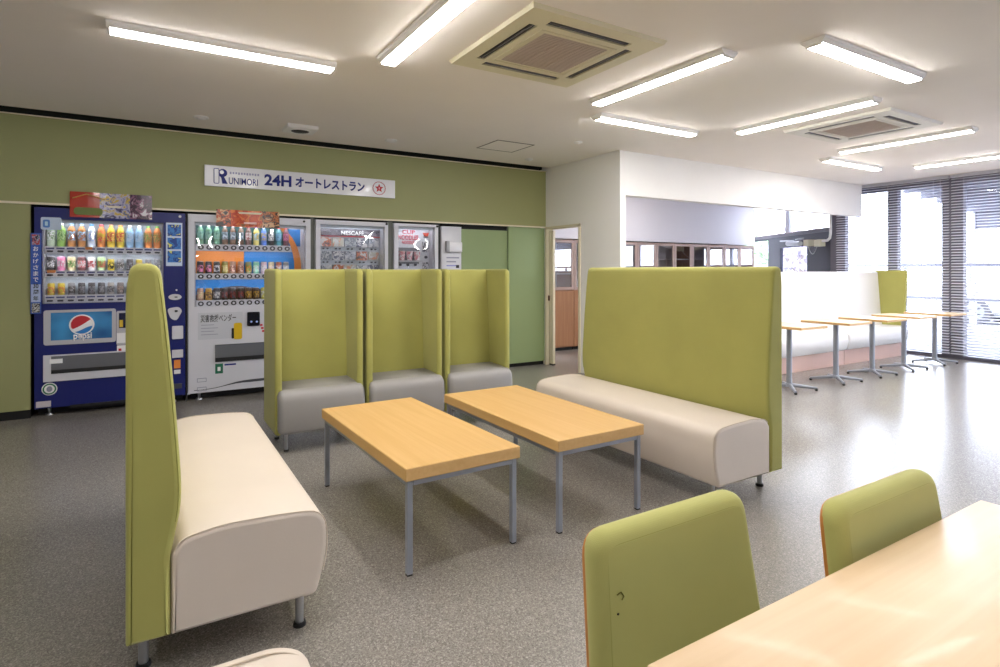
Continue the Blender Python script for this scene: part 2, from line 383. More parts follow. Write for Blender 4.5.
# angled dark entrance screen beyond the bulkhead
P0 = Vector((9.87, 5.40, 0)); ED = FWD.copy(); EN = -RGT
def E(t, z, off=0.0): p = P0 + ED * t + EN * off; return (p.x, p.y, z)
def ebox(mb, t0, t1, z0, z1, o0, o1):
    v = [E(t, z, o) for t in (t0, t1) for o in (o0, o1) for z in (z0, z1)]
    return mb.add(v, [(0, 1, 3, 2), (4, 6, 7, 5), (0, 4, 5, 1), (2, 3, 7, 6), (0, 2, 6, 4), (1, 5, 7, 3)])
em = MB(); ebox(em, 0, .79, 0, 1.93, -.06, 0); ebox(em, 1.80, 2.31, 0, 1.93, -.06, 0); ebox(em, .79, 1.80, 1.71, 1.93, -.06, 0); ebox(em, 2.31, 3.4, 1.89, 1.93, -.06, 0); ebox(em, .79, 1.8, 0, .1, -.06, 0); ebox(em, 2.31, 3.4, 0, .06, -.06, 0)
en = struct('door_4', em, M_navy, 'dark navy entrance screen with glazed openings')
struct('head_beam', ebox(MB(), 0, 3.4, 1.93, 1.985, -.08, .03), M_winf, parent=en)
struct('head_strip', ebox(MB(), 0, 3.4, 1.985, 2.0, -.08, .04), mat('pink grey strip', (190, 170, 172), .5), parent=en)
struct('pane', ebox(MB(), .79, 1.80, .1, 1.71, -.035, -.03), M_glass, parent=en)
struct('pane', ebox(MB(), 2.31, 3.4, .06, 1.89, -.035, -.03), M_glass, parent=en)
struct('pane', ebox(MB(), 0, 3.4, 2.0, CZ, -.035, -.03), M_glass, parent=en)
struct('mullion', ebox(MB(), 1.45, 1.60, 2.0, CZ, -.06, 0), mat('grey mullion', (168, 168, 178), .5), parent=en)

# ------------------------------------------------------------------ ceiling fixtures
def ceiling_light(cx, cy, along, label):
    t = thing('ceiling_light', label, 'ceiling light', (cx, cy, CZ), 0 if along == 'x' else PI / 2, 'linear ceiling lights')
    L = 0.625
    obj('housing', MB().prism([(-.075, 0), (.075, 0), (.072, -.014), (.05, -.034), (-.05, -.034), (-.072, -.014)], 'x', -L, L), M_house, t)
    obj('diffuser', MB().prism(round_poly([(-.047, -.034, 0), (.047, -.034, 0), (.043, -.044), (-.043, -.044)], .008, 4), 'x', -L + .012, L - .012, True), M_led, t)
    for s in (-1, 1): obj('end_cap', MB().prism([(-.050, -.034), (.050, -.034), (.046, -.046), (-.046, -.046)], 'x', s * (L - .012) - .004, s * (L - .012) + .004), M_house, t)
    return t
LIGHTS = [(0.42, 3.84, 'x', 'above the vending machine aisle, furthest from the windows'), (1.31, 2.92, 'y', 'beside the cream air conditioner, vending machine side'), (3.06, 2.92, 'y', 'beside the cream air conditioner, window side'),
          (3.95, 3.85, 'x', 'close to the white bulkhead corner, between two lengthwise lamps'), (3.95, 1.93, 'x', 'on its own above the dining table side'), (4.88, 2.94, 'y', 'next to the white air conditioner, away from the windows'),
          (6.69, 2.94, 'y', 'next to the white air conditioner, on its window side'), (7.6, 3.90, 'x', 'short of the window wall beside the bulkhead'), (8.49, 2.95, 'y', 'closest to the blinds on the window wall'),
          (0.42, 1.93, 'x', 'over the cream bench'), (7.6, 1.93, 'x', 'over the open floor by the windows'),
          (1.31, 0.0, 'y', 'over the dining table end'), (4.88, 0.0, 'y', 'over the open floor behind the dining chairs'), (8.49, 0.0, 'y', 'over the floor near the unshaded windows'), (-1.5, 1.0, 'y', 'near the plain left wall')]
for x, y, a, l in LIGHTS: ceiling_light(x, y, a, 'linear ceiling lamp ' + l)
# back room lamp
ceiling_light(6.6, 6.2, 'x', 'linear ceiling lamp in the room behind the bulkhead')

def aircon(cx, cy, label, mp):
    t = thing('ceiling_air_conditioner', label, 'air conditioner', (cx, cy, CZ))
    h = .47
    holes = []
    pan = MB(); z0, z1 = -.022, 0.0
    so, sw2, sl = .352, .027, .295      # slot centre offset, half width, half length
    hs = [(-sl, sl, so - sw2, so + sw2), (-sl, sl, -so - sw2, -so + sw2), (so - sw2, so + sw2, -sl, sl), (-so - sw2, -so + sw2, -sl, sl)]
    xs = sorted(set([-h, h] + [q[i] for q in hs for i in (0, 1)])); ys = sorted(set([-h, h] + [q[i] for q in hs for i in (2, 3)]))
    for i in range(len(xs) - 1):
        for j in range(len(ys) - 1):
            mx_, my_ = (xs[i] + xs[i + 1]) / 2, (ys[j] + ys[j + 1]) / 2
            if any(q[0] < mx_ < q[1] and q[2] < my_ < q[3] for q in hs): continue
            pan.box(xs[i], xs[i + 1], ys[j], ys[j + 1], z0, z1 - .005)
    obj('panel', pan, mp, t)
    rim = MB()
    for a in range(4):
        c, s = math.cos(a * PI / 2), math.sin(a * PI / 2)
        pts = [(-h, h - .0, -.022), (h, h, -.022), (h + .012, h + .012, 0), (-h - .012, h + .012, 0)]
        rim.add([(p[0] * c - p[1] * s, p[0] * s + p[1] * c, p[2]) for p in pts], [(0, 1, 2, 3)])
    obj('rim', rim, mp, t)
    for q in hs:
        sl_ = obj('air_slot', MB().box(q[0], q[1], q[2], q[3], -.012, -.002), M_slot, t)
        v = MB()
        if q[1] - q[0] > q[3] - q[2]: c = (q[2] + q[3]) / 2; v.box(q[0] + .01, q[1] - .01, c - .004, c + .004, -.021, -.012)
        else: c = (q[0] + q[1]) / 2; v.box(c - .004, c + .004, q[2] + .01, q[3] - .01, -.021, -.012)
        obj('vane', v, mat('grey vane', (120, 116, 120), .5), sl_)
    gf = MB()
    for a, b, c, d in ((-.275, .275, .262, .27), (-.275, .275, -.27, -.262), (-.278, -.27, -.27, .27), (.27, .278, -.27, .27)): gf.box(a, b, c, d, -.026, -.02)
    g = obj('grille', MB().box(-.235, .235, -.235, .235, -.024, -.02), M_acgr, t)
    obj('grille_frame', gf, mp, t)
    base = None
    for k in range(24):
        y = -.225 + k * .0196
        if base is None: base = MB().box(-.233, .233, -.003, .003, -.028, -.024).mesh('slat')
        link('slat', base, M_acgr, g, (0, y, 0))
    for x in (-.08, .08): obj('grille_rib', MB().box(x - .004, x + .004, -.233, .233, -.029, -.024), M_acgr, g)
    return t
aircon(2.14, 2.88, 'cream square ceiling cassette air conditioner above the coffee tables', M_acpan)
aircon(5.76, 2.88, 'whiter ceiling cassette air conditioner nearer the window wall', M_acw)
def detector(px, py, r, label, dz=.02):
    v = ray(px, py); p = Vector((0, 0, CAMH)) + v * ((CZ - CAMH) / v.z)
    t = thing('smoke_detector', label, 'smoke detector', (p.x, p.y, CZ))
    obj('base', MB().lathe([(r, 0), (r, -.008), (r * .9, -.012)], n=24), M_house, t)
    obj('sensor_head', MB().lathe([(r * .62, -.012), (r * .55, -dz), (.005, -dz - .004)], n=20), M_house, t)
detector(201, 117, .062, 'round white smoke detector beside the ceiling vent'); detector(391, 140, .066, 'round white smoke detector between the vent and the hatch')
detector(529, 159, .05, 'small round white detector past the access hatch by the green wall'); detector(578, 142, .045, 'small flat white ceiling disc near the doorway wall', .014)
v = ray(300, 128); p = Vector((0, 0, CAMH)) + v * ((CZ - CAMH) / v.z)
t = thing('ceiling_vent', 'small square ceiling vent with a dark round opening', 'vent', (p.x, p.y, CZ))
obj('plate', MB().prism([(-.15, 0), (.15, 0), (.13, -.03), (-.13, -.03)], 'x', -.14, .14), M_house, t)
obj('opening', MB().lathe([(.085, -.03), (.08, -.034), (.005, -.034)], n=24), M_slot, t)
obj('ring', MB().tube([(.09 * math.cos(a * PI / 12), .09 * math.sin(a * PI / 12), -.032) for a in range(24)], .006, 6, close=True), M_house, t)

# ------------------------------------------------------------------ sofas
def leg_round(parent, x, y, h, r=.016, mt=None):
    l = obj('leg', MB().lathe([(r * .9, .012), (r, h + .01)], n=14), mt or M_steel, parent, (x, y, 0))
    obj('foot', MB().lathe([(r * 1.35, 0), (r * 1.4, .006), (r * 1.3, .014)], n=14), M_rub, l)
    return l
def sofa(name, label, loc, rz, L=1.63, base=.135):
    t = thing(name, label, 'sofa', loc, rz)
    bp = round_poly([(0, base, .006), (.118, base, .004), (.118, .38, .01), (.147, .53, .06), (.147, .62, .08), (.13, .87, .1), (.112, 1.08, .1), (.09, 1.29, .045), (0.012, 1.29, .03), (0, 1.2, .05)], .02, 4)
    b = obj('backrest', MB().pillow(bp, 0, L, .02), M_fab, t)
    sp = round_poly([(.119, base, .004), (.119, .385, .006), (.15, .428, .03), (.26, .447, .08), (.46, .44, .08), (.592, .425, .07), (.602, .28, .08), (.562, base, .02)], .02, 5)
    s = obj('seat', MB().pillow(sp, .002, L - .002, .016), M_vinyl, t)
    # seam lines along the end panels
    n = len(sp)
    for yy in (.007, L - .007):
        cut = [(p[0] , yy, p[1]) for p in sp if p[1] > .2 and p[0] > .13]
        obj('seam', MB().tube(cut, .0022, 5), M_pipc, s)
        cutb = [(p[0] - (.008 if p[0] > .06 else 0), yy - .003 if yy < 1 else yy + .003, p[1] - (.012 if p[1] > 1.2 else 0)) for p in bp if p[1] > .4 and p[0] > .02]
        obj('seam', MB().tube(cutb, .002, 5), M_pip, b)
    for x, y in ((.045, .12), (.52, .08), (.045, L - .12), (.52, L - .08)): leg_round(t, x, y, base)
    return t
sofa('high_back_sofa', 'high-backed green sofa with cream seat standing near the blue vending machine', (-.063, 2.05, 0), 0)
sofa('high_back_sofa', 'high-backed green sofa with cream seat backing onto the pedestal tables by the windows', (3.114, 3.61, 0), PI, base=.12)

# cream backless bench
t = thing('bench', 'cream vinyl backless bench, only a rounded corner beside the green sofa', 'bench', (-.16, .71, 0))
sp = round_poly([(0, .13, .02), (0, .41, .03), (.06, .445, .05), (.40, .445, .06), (.465, .41, .04), (.47, .28, .05), (.44, .13, .02)], .02, 5)
s = obj('seat', MB().pillow(sp, 0, .648, .035), M_vinyl, t)
obj('seam', MB().tube([(p[0] * .96 + .01, .60, p[1] + .0035) for p in sp if p[1] > .38], .0022, 5), M_pipc, s)
for x, y in ((.06, .07), (.4, .07), (.06, .57), (.4, .57)): leg_round(t, x, y, .13)

# ------------------------------------------------------------------ winged lounge chairs
def booth_chair(x0, x1, label, yf=4.185, yb=4.64):
    w = x1 - x0
    t = thing('winged_chair', label, 'chair', (x0, yf, 0), 0, 'three winged chairs in a row')
    D = yb - yf; th = .048; H = 1.275; bz = .125
    bk = round_poly([(D - .17, bz, .005), (D, bz, .005), (D, H, .02), (D - .13, H, .03), (D - .165, .9, .2), (D - .19, .45, .1)], .02, 4)
    b = obj('backrest', MB().pillow(bk, th, w - th, .004, axis='x'), M_fab, t)
    for s in (0, 1):
        wp = round_poly([(0.0, bz, .008), (D + .004, bz, .008), (D + .004, H + .003, .025), (0.0, H + .003, .045)], .02, 5)
        xa = 0 if s == 0 else w - th
        wg = obj('side_wing', MB().pillow(wp, xa, xa + th, .02, axis='x'), M_fab, t)
        xs_ = th - .004 if s == 0 else w - th + .004
        obj('seam', MB().tube([(xs_, .03, .45), (xs_, .03, H - .045), (xs_, .045, H - .02), (xs_, D - .14, H - .015)], .002, 5), M_pip, wg)
    sp = round_poly([(-.065, bz + .012, .03), (D - .1, bz + .012, .005), (D - .1, .45, .02), (.06, .445, .08), (-.055, .425, .075), (-.075, .3, .06)], .02, 5)
    sm = MB().pillow(sp, .012, w - .006, .035, axis='x')
    # narrow the rear of the cushion so that it sits between the wings
    sm.v = [((min(max(q[0], th + .001), w - th - .001) if q[1] > .004 else q[0]), q[1], q[2]) for q in sm.v]
    s = obj('seat', sm, M_grey, t)
    for x, y in ((.08, .035), (w - .08, .035), (.08, D - .07), (w - .08, D - .07)): leg_round(t, x, y, bz, .013)
    return t
booth_chair(.735, 1.36, 'green winged high chair with grey seat next to the white drinks machine')
booth_chair(1.385, 2.01, 'green winged high chair with grey seat, between the two other winged chairs')
booth_chair(2.035, 2.65, 'green winged high chair with grey seat next to the pale green sliding doors')

# ------------------------------------------------------------------ coffee tables
def coffee_table(cx, cy, w, l, label, rz=0):
    t = thing('coffee_table', label, 'table', (cx, cy, 0), rz, 'two coffee tables')
    H = .453
    obj('tabletop', MB().rbox(-w / 2, w / 2, -l / 2, l / 2, H - .055, H, .003, 1), M_oak, t)
    e = .012; a, b = w / 2 - e, l / 2 - e; q = .026; z1 = H - .055
    for sx in (-1, 1):
        obj('rail', MB().rbox(sx * a - (q if sx > 0 else 0), sx * a + (q if sx < 0 else 0), -b + q, b - q, z1 - .024, z1, .002, 1), M_alu, t)
        obj('rail', MB().rbox(-a + q, a - q, sx * b - (q if sx > 0 else 0), sx * b + (q if sx < 0 else 0), z1 - .024, z1, .002, 1), M_alu, t)
        for sy in (-1, 1):
            x = sx * (a - q / 2); y = sy * (b - q / 2)
            lg = obj('leg', MB().rbox(x - q / 2, x + q / 2, y - q / 2, y + q / 2, .006, z1, .003, 1), M_alu, t)
            obj('foot', MB().box(x - q / 2.4, x + q / 2.4, y - q / 2.4, y + q / 2.4, 0, .007), M_rub, lg)
coffee_table(1.166, 2.835, .572, 1.225, 'honey wood coffee table with grey steel legs beside the sofa near the blue machine', math.radians(1.5))
coffee_table(1.945, 2.815, .572, 1.225, 'honey wood coffee table with grey steel legs in front of the window-side sofa', math.radians(.5))

# ------------------------------------------------------------------ dining table and chairs
t = thing('dining_table', 'pale maple dining table with two green chairs drawn up', 'table', (1.19, .225, 0))
obj('tabletop', MB().rbox(-.578, .572, -.375, .375, .672, .70, .004, 2), M_oakl, t)
obj('edge_band', MB().box(-.5785, .5725, -.3755, .3755, .674, .6955), mat('tan edge band', (205, 158, 104), .45), t)
for sx in (-1, 1):
    for sy in (-1, 1):
        lg = obj('leg', MB().lathe([(.02, .01), (.024, .672)], n=14), M_alu, t, (sx * .52, sy * .31, 0)); obj('foot', MB().lathe([(.024, 0), (.024, .012)], n=12), M_rub, lg)
def dining_chair(x, y, label, rz=0.0):
    # origin under the middle of the back; the sitter faces -Y
    t = thing('dining_chair', label, 'chair', (x, y, 0), rz, 'chairs at the dining table')
    w = .238; tilt = math.radians(8)
    def back(z, off):   # point on the leaning back, z above floor
        return (z - .78) * math.tan(tilt) + off
    # upholstered pad (front) and plywood shell (rear)
    out = round_poly([(-w, .36, .03), (w, .36, .03), (w - .024, .785, .045), (-w + .024, .785, .045)], .03, 5)
    pad = MB().pillow(out, -.05, .006, .024, axis='y')
    pad.v = [(q[0], q[1] + back(q[2], 0) - .02 * (1 - (q[0] / w) ** 2) * 0.0, q[2]) for q in pad.v]
    pd = obj('back_pad', pad, M_chfab, t)
    so_ = [(q[0] * .992, q[1] - .006 if q[1] > .5 else q[1]) for q in out]; sh = MB().pillow(so_, -.012, .0, .002, axis='y'); sh.v = [(q[0], q[1] + back(q[2], 0), q[2]) for q in sh.v]
    obj('back_shell', sh, M_ply, t)
    i = .022
    seam = round_poly([(-w + i, .39, .02), (w - i, .39, .02), (w - i - .024, .785 - i, .03), (-w + i + .024, .785 - i, .03)], .03, 5)
    obj('seam', MB().tube([(q[0], back(q[1], -.0488), q[1]) for q in seam], .0011, 5, close=True), M_pip, pd)
    so = round_poly([(-.2, -.45, .05), (.2, -.45, .05), (.19, -.06, .03), (-.19, -.06, .03)], .03, 5)
    sp = MB().pillow(so, .40, .455, .024, axis='y'); sp.v = [(q[0], q[2], q[1]) for q in sp.v]
    obj('seat', sp, M_chfab, t)
    ss = MB().prism(so, 'z', .388, .40); obj('seat_shell', ss, M_ply, t)
    for sx in (-1, 1):
        for yy, sp_ in ((-.40, -.02), (-.1, .05)):
            lg = obj('leg', MB().tube([(sx * .15, yy, .388), (sx * .185, yy + sp_, .01)], [.014, .011], 10), M_steel, t)
            obj('foot', MB().lathe([(.014, 0), (.013, .014)], (sx * .185, yy + sp_, 0), 10), M_rub, lg)
dining_chair(.904, .845, 'lime green dining chair with a small tear in its backrest fabric')
dining_chair(1.418, .69, 'lime green dining chair pushed closer in to the maple table')
# tear and stain on the first chair
ch = [o for o in C.objects if o.name == 'dining_chair'][0]
def on_back(px, py, off=-.0505):
    # intersect with the leaning front plane of the first chair
    v = ray(px, py); a = math.tan(math.radians(8))
    s = (.845 + (CAMH - .78) * a + off) / (v.y - v.z * a); p = Vector((0, 0, CAMH)) + v * s
    return (p.x - .904, p.y - .845, p.z)
dk = mat('dark torn fabric', (104, 100, 40), .9)
bpd = [c for c in ch.children if c.name.startswith('back_pad')][0]
obj('tear', MB().tube([on_back(617, 595), on_back(621, 592), on_back(624, 596), on_back(622, 600)], .0012, 5), dk, bpd)
obj('stain', MB().lathe([(.0022, -.0012), (.0022, .0012)], on_back(618, 614), 8), mat('dark stain', (48, 40, 26), .9), bpd)

# ------------------------------------------------------------------ banquette
def banquette(x0, x1, label, wing):
    t = thing('banquette', label, 'banquette', (x0, 4.19, 0), 0, 'white banquettes by the windows'); w = x1 - x0
    obj('plinth', MB().box(.004, w - .004, 0, .44, .0, .195), M_pink, t)
    sp = round_poly([(-.035, .197, .03), (.40, .197, .01), (.40, .44, .02), (.02, .445, .09), (-.06, .42, .07), (-.075, .3, .07)], .02, 5)
    obj('seat', MB().pillow(sp, .003, w - .003, .03, axis='x'), M_wvinyl, t)
    bp = round_poly([(.27, .44, .01), (.47, .2, .01), (.47, 1.245, .02), (.335, 1.245, .03), (.29, .6, .1)], .02, 4)
    b = obj('backrest', MB().pillow(bp, .002, w - .002 - (.0 if not wing else .05), .012, axis='x'), M_wvinyl, t)
    if wing:
        wp = round_poly([(-.05, 1.265, .05), (.47, 1.265, .02), (.47, .40, .01), (-.02, .40, .03)], .03, 5)
        obj('side_wing', MB().pillow(wp, w - .05, w + .02, .02, axis='x'), M_fab, t)
banquette(4.78, 6.36, 'white banquette closest to the white corner trim, furthest from the blinds', False)
banquette(6.365, 7.955, 'white banquette with pink plinth, between its two neighbours', False)
banquette(7.96, 9.60, 'white banquette ending in a green wing panel beside the blinds', True)

# ------------------------------------------------------------------ pedestal tables
def pedestal(x, y, label):
    t = thing('pedestal_table', label, 'table', (x, y, 0), 0, 'pedestal tables along the banquettes'); H = .69
    obj('tabletop', MB().rbox(-.235, .235, -.275, .275, H - .028, H, .003, 1), M_oakl, t)
    obj('edge_band', MB().box(-.2357, .2357, -.2757, .2757, H - .026, H - .003), M_oak, t)
    obj('mounting_plate', MB().box(-.12, .12, -.12, .12, H - .036, H - .028), M_alu, t)
    obj('column', MB().lathe([(.028, .05), (.028, H - .036)], n=16), M_alu, t)
    hub = obj('hub', MB().lathe([(.042, .035), (.040, .06), (.03, .075)], n=16), M_alu, t)
    for a in (45, 135, 225, 315):
        c, s = math.cos(math.radians(a)), math.sin(math.radians(a)); R = .27
        ft = obj('base_arm', MB().tube([(c * .03, s * .03, .05), (c * R * .55, s * R * .55, .038), (c * R, s * R, .026)], [.020, .017, .012], 8), M_alu, t)
        obj('foot', MB().lathe([(.014, 0), (.015, .016), (.010, .022)], (c * R * .97, s * R * .97, 0), 10), M_rub, ft)
for x, l in ((5.80, 'pedestal table closest to the window-side green sofa'), (6.70, 'second pedestal table from the window-side green sofa'), (7.50, 'middle pedestal table of five along the banquettes'), (8.29, 'second pedestal table from the window blinds'), (9.15, 'pedestal table closest to the window blinds')): pedestal(x, 3.62, l)

# ------------------------------------------------------------------ glazed cabinets at the back
def cabinet(x0, label):
    w = .92; t = thing('glazed_cabinet', label, 'cabinet', (x0, 7.21, 0), 0, 'glazed cabinets along the back'); D = .45; H = 1.75
    c = MB(); c.box(.002, .02, .02, D, .05, H); c.box(w - .02, w - .002, .02, D, .05, H);  c.box(.02, w - .02, .02, D, H - .02, H); c.box(.02, w - .02, .02, D, .05, .07); c.box(.02, w - .02, .02, D, .93, .95)
    obj('carcass', c, M_cab, t)
    obj('back_board', MB().box(.02, w - .02, D - .02, D, .05, H), mat('pale cabinet lining', (224, 218, 214), .6), t)
    obj('plinth', MB().box(.01, w - .01, .04, D, 0, .05), M_black, t)
    for z in (1.2, 1.46): obj('shelf', MB().box(.02, w - .02, .06, D - .02, z, z + .018), mat('pale shelf', (222, 216, 208), .5), t)
    for k in (0, 1):
        a = .004 + k * .46; b = a + .452; f = .045
        obj('door', MB().rbox(a, b, 0, .02, .06, .935, .003, 1), M_cab, t)
        g = MB(); plate_holes(g, a, b, .955, H - .005, 0, .02, [(a + f, b - f, 1.0, H - .05)])
        gd = obj('glass_door', g, M_cabf, t)
        obj('pane', MB().box(a + f, b - f, .009, .013, 1.0, H - .05), M_cabglass, gd)
        hx = b - .03 if k == 0 else a + .03
        obj('handle', MB().rbox(hx - .006, hx + .006, -.016, 0, .88, .92, .003, 1), M_steel, t)
for k, l in enumerate(('seen through the doorway beside the cream frame', 'seen through the doorway, second from the frame', 'just past the white corner trim', 'second past the white corner trim', 'second from the entrance end', 'at the entrance end')):
    cabinet(4.85 + .92 * k, 'brown wooden cabinet with glazed upper doors, ' + l)

# ------------------------------------------------------------------ venetian blinds
def blind(y0, y1, label):
    t = thing('venetian_blind', label, 'blind', (9.785, y0, 0), 0, 'venetian blinds'); L = y1 - y0
    obj('head_box', MB().box(-.025, .025, 0, L, 2.585, 2.628), M_blind, t)
    obj('bottom_rail', MB().box(-.02, .02, 0, L, .07, .085), M_blind, t)
    a = math.radians(22); hw = .021; me = MB()
    dx, dz = hw * math.cos(a), hw * math.sin(a)
    me.add([(-dx, 0.002, -dz), (0, 0.002, .0025), (dx, 0.002, dz), (-dx, L - .002, -dz), (0, L - .002, .0025), (dx, L - .002, dz)], [(0, 1, 4, 3), (1, 2, 5, 4)], True)
    sl = me.mesh('slat')
    n = 62
    for k in range(n): link('slat', sl, M_blind, t, (0, 0, .115 + k * (2.45 / (n - 1))))
    for q in (.12, .5, .88): obj('ladder_cord', MB().box(-.021, -.0195, L * q - .001, L * q + .001, .08, 2.59), M_blind, t)
    obj('pull_cord', MB().tube([(-.03, .1, 2.58), (-.03, .1, 1.2)], .0015, 5), M_blind, t)
blind(3.69, 5.28, 'open white venetian blind crossing the wide charcoal pillar, bulkhead side')
blind(2.36, 3.67, 'open white venetian blind in front of the parked car')
blind(1.03, 2.34, 'open white venetian blind further along the window wall')

# ------------------------------------------------------------------ vending machines
M_blue = mat('deep blue machine paint', (12, 26, 106), .35, coat=.1)
M_mwh = mat('white machine paint', (214, 214, 222), .35, coat=.2)
M_mgr = mat('light grey machine trim', (190, 190, 198), .4)
M_dgr = mat('dark grey flap', (74, 76, 82), .3)
M_flap = mat('smoked flap', (108, 110, 116), .12, coat=.4)
M_rail = mat('white price rail', (226, 228, 236), .4)
M_btn = mat('dark select button', (42, 44, 62), .3)
M_btw = mat('white select button', (236, 238, 244), .3)
M_disp = mat('pale display backing', (186, 196, 206), .5)
M_ink = mat('navy print', (14, 34, 128), .5)
M_inkr = mat('red print', (196, 40, 52), .5)
M_inkp = mat('pink red print', (222, 84, 104), .5)
M_inkw = mat('white print', (244, 244, 246), .5)
M_inkb = mat('black print', (26, 26, 30), .5)
M_inkg = mat('grey print', (150, 152, 170), .5)
M_plas = mat('white sign plastic', (232, 232, 238), .25, coat=.3)
M_org = mat('orange print', (232, 142, 62), .45)
M_sky = mat('bright blue print', (38, 128, 206), .45)
M_brn = mat('dark brown print', (84, 58, 46), .5)
def disc(mb, cx, cz, rx, rz, y0, y1, n=28):
    return mb.prism([(cx + rx * math.cos(2 * PI * k / n), cz + rz * math.sin(2 * PI * k / n)) for k in range(n)], 'y', y0, y1)

class Machine:
    def __init__(s, x0, x1, label, paint, holes, D=.7, H=1.83):
        s.x0 = x0; s.w = x1 - x0; s.t = thing('vending_machine', label, 'vending machine', (x0, WALLY, 0)); s.paint = paint
        m = MB(); m.box(0, s.w, .16, D, .06, H - .015); m.box(0, .02, .04, .16, .06, H - .015); m.box(s.w - .02, s.w, .04, .16, .06, H - .015); m.box(.02, s.w - .02, .04, .16, H - .035, H - .015)
        obj('cabinet_body', m, paint, s.t)
        f = MB(); plate_holes(f, .004, s.w - .004, .075, H - .018, 0, .04, holes); s.front = obj('front_door', f, paint, s.t)
        for x in (.1, s.w - .1):
            for y in (.08, D - .1): obj('foot', MB().lathe([(.03, 0), (.03, .012), (.014, .02), (.014, .075)], n=12), M_steel, s.t, (x, y, 0))
        obj('kick_plate', MB().box(.02, s.w - .02, .1, .12, .01, .07), M_black, s.t)
    def L(s, px, py): x, z = W(px, py); return x - s.x0, z
    def rect(s, px0, py0, px1, py1):
        """upright rectangle from its pixel box on the machine front (py at its left edge)"""
        a, z1 = s.L(px0, py0); _, z0 = s.L(px0, py1); b, _ = s.L(px1, py0); return a, b, z0, z1
    def plate(s, name, r, m, y0=-.006, y1=0, parent=None, rr=0.0):
        a, b, z0, z1 = r
        if rr: mb = MB().prism(round_poly([(a, z0), (b, z0), (b, z1), (a, z1)], rr, 4), 'y', y0, y1)
        else: mb = MB().box(a, b, y0, y1, z0, z1)
        return obj(name, mb, m, parent or s.t)

# --- drink samples
DR = {}
def drink_meshes(kind):
    if kind in DR: return DR[kind]
    if kind == 'bottle':
        b = MB().lathe([(.026, 0), (.031, .006), (.0315, .05), (.030, .055), (.0315, .06), (.0315, .145), (.026, .165), (.0145, .188), (.0135, .196)], n=14).mesh('bottle')
        c = MB().lathe([(.016, .193), (.0165, .197), (.016, .214), (.013, .216)], n=12).mesh('cap')
        l = MB().lathe([(.0322, .058), (.0322, .14)], n=14).mesh('label'); r = (b, c, l)
    elif kind == 'can':
        b = MB().lathe([(.024, 0), (.0265, .006), (.0265, .098), (.023, .106)], n=14).mesh('can')
        c = MB().lathe([(.0235, .105), (.0235, .109), (.019, .1085)], n=12).mesh('lid')
        l = MB().lathe([(.0269, .018), (.0269, .075)], n=14).mesh('label'); r = (b, c, l)
    else:
        b = MB().lathe([(.026, 0), (.031, .008), (.031, .115), (.024, .122)], n=14).mesh('can')
        c = MB().lathe([(.0245, .121), (.0245, .126), (.02, .125)], n=12).mesh('lid')
        l = MB().lathe([(.0314, .03), (.0314, .09)], n=14).mesh('label'); r = (b, c, l)
    DR[kind] = r; return r
def dmat(c, k=''): return mat('drink ink %d %d %d %s' % (c + (k,)), c, .35, coat=.2)
def printed(c1, c2):
    nm = 'drink label %d %d %d / %d %d %d' % (c1 + c2)
    return MATS.get(nm) or patches(nm, [c1, c2, tuple(min(255, v + 40) for v in c1)], 38, seed=(c1[0] * 7 + c2[1]) % 13, stretch=(1, 1, .7))
def drink(kind, pos, body, cap, lab, lab2, label, s=1.0):
    b, c, l = drink_meshes(kind)
    names = {'bottle': ('drink_bottle', 'cap'), 'can': ('drink_can', 'lid'), 'tallcan': ('drink_can', 'lid')}[kind]
    def inst(name, me, m, parent=None, loc=None):
        o = bpy.data.objects.new(name, me); C.objects.link(o)
        if not me.materials: me.materials.append(m)
        o.material_slots[0].link = 'OBJECT'; o.material_slots[0].material = m
        if parent: o.parent = parent
        if loc: o.location = loc
        return o
    o = inst(names[0], b, dmat(body), None, pos); o.scale = (s, s, s)
    inst(names[1], c, dmat(cap), o); inst('printed_label', l, printed(lab, lab2), o)
    tag(o, label, 'bottle' if kind == 'bottle' else 'can', label)
    return o
def rail(mc, x0, x1, z0, z1, n, kind, yr=.035):
    r = obj('price_rail', MB().box(x0, x1, yr, yr + .02, z0, z1), M_rail, mc.t)
    sp = (x1 - x0) / n; h = z1 - z0
    if kind == 'bar':
        b1 = MB().box(-sp * .40, sp * .40, -.002, 0, -.006, .006).mesh('price_tag'); b2 = MB().prism(round_poly([(-sp * .3, -.008), (sp * .3, -.008), (sp * .3, .008), (-sp * .3, .008)], .007, 3), 'y', -.006, 0).mesh('button')
        for k in range(n):
            x = x0 + sp * (k + .5)
            o = link('price_tag', b1, M_ink, r, (x, yr, z0 + h * .72)); link('button', b2, M_btn, r, (x, yr, z0 + h * .3))
    else:
        b1 = disc(MB(), 0, 0, sp * .36, h * .36, -.004, 0, 16).mesh('button_ring'); b2 = disc(MB(), 0, 0, sp * .16, h * .18, -.008, -.003, 12).mesh('button')
        for k in range(n):
            x = x0 + sp * (k + .5); link('button_ring', b1, M_btn, r, (x, yr, z0 + h * .5)); link('button', b2, M_btw, r, (x, yr, z0 + h * .5))
    return r
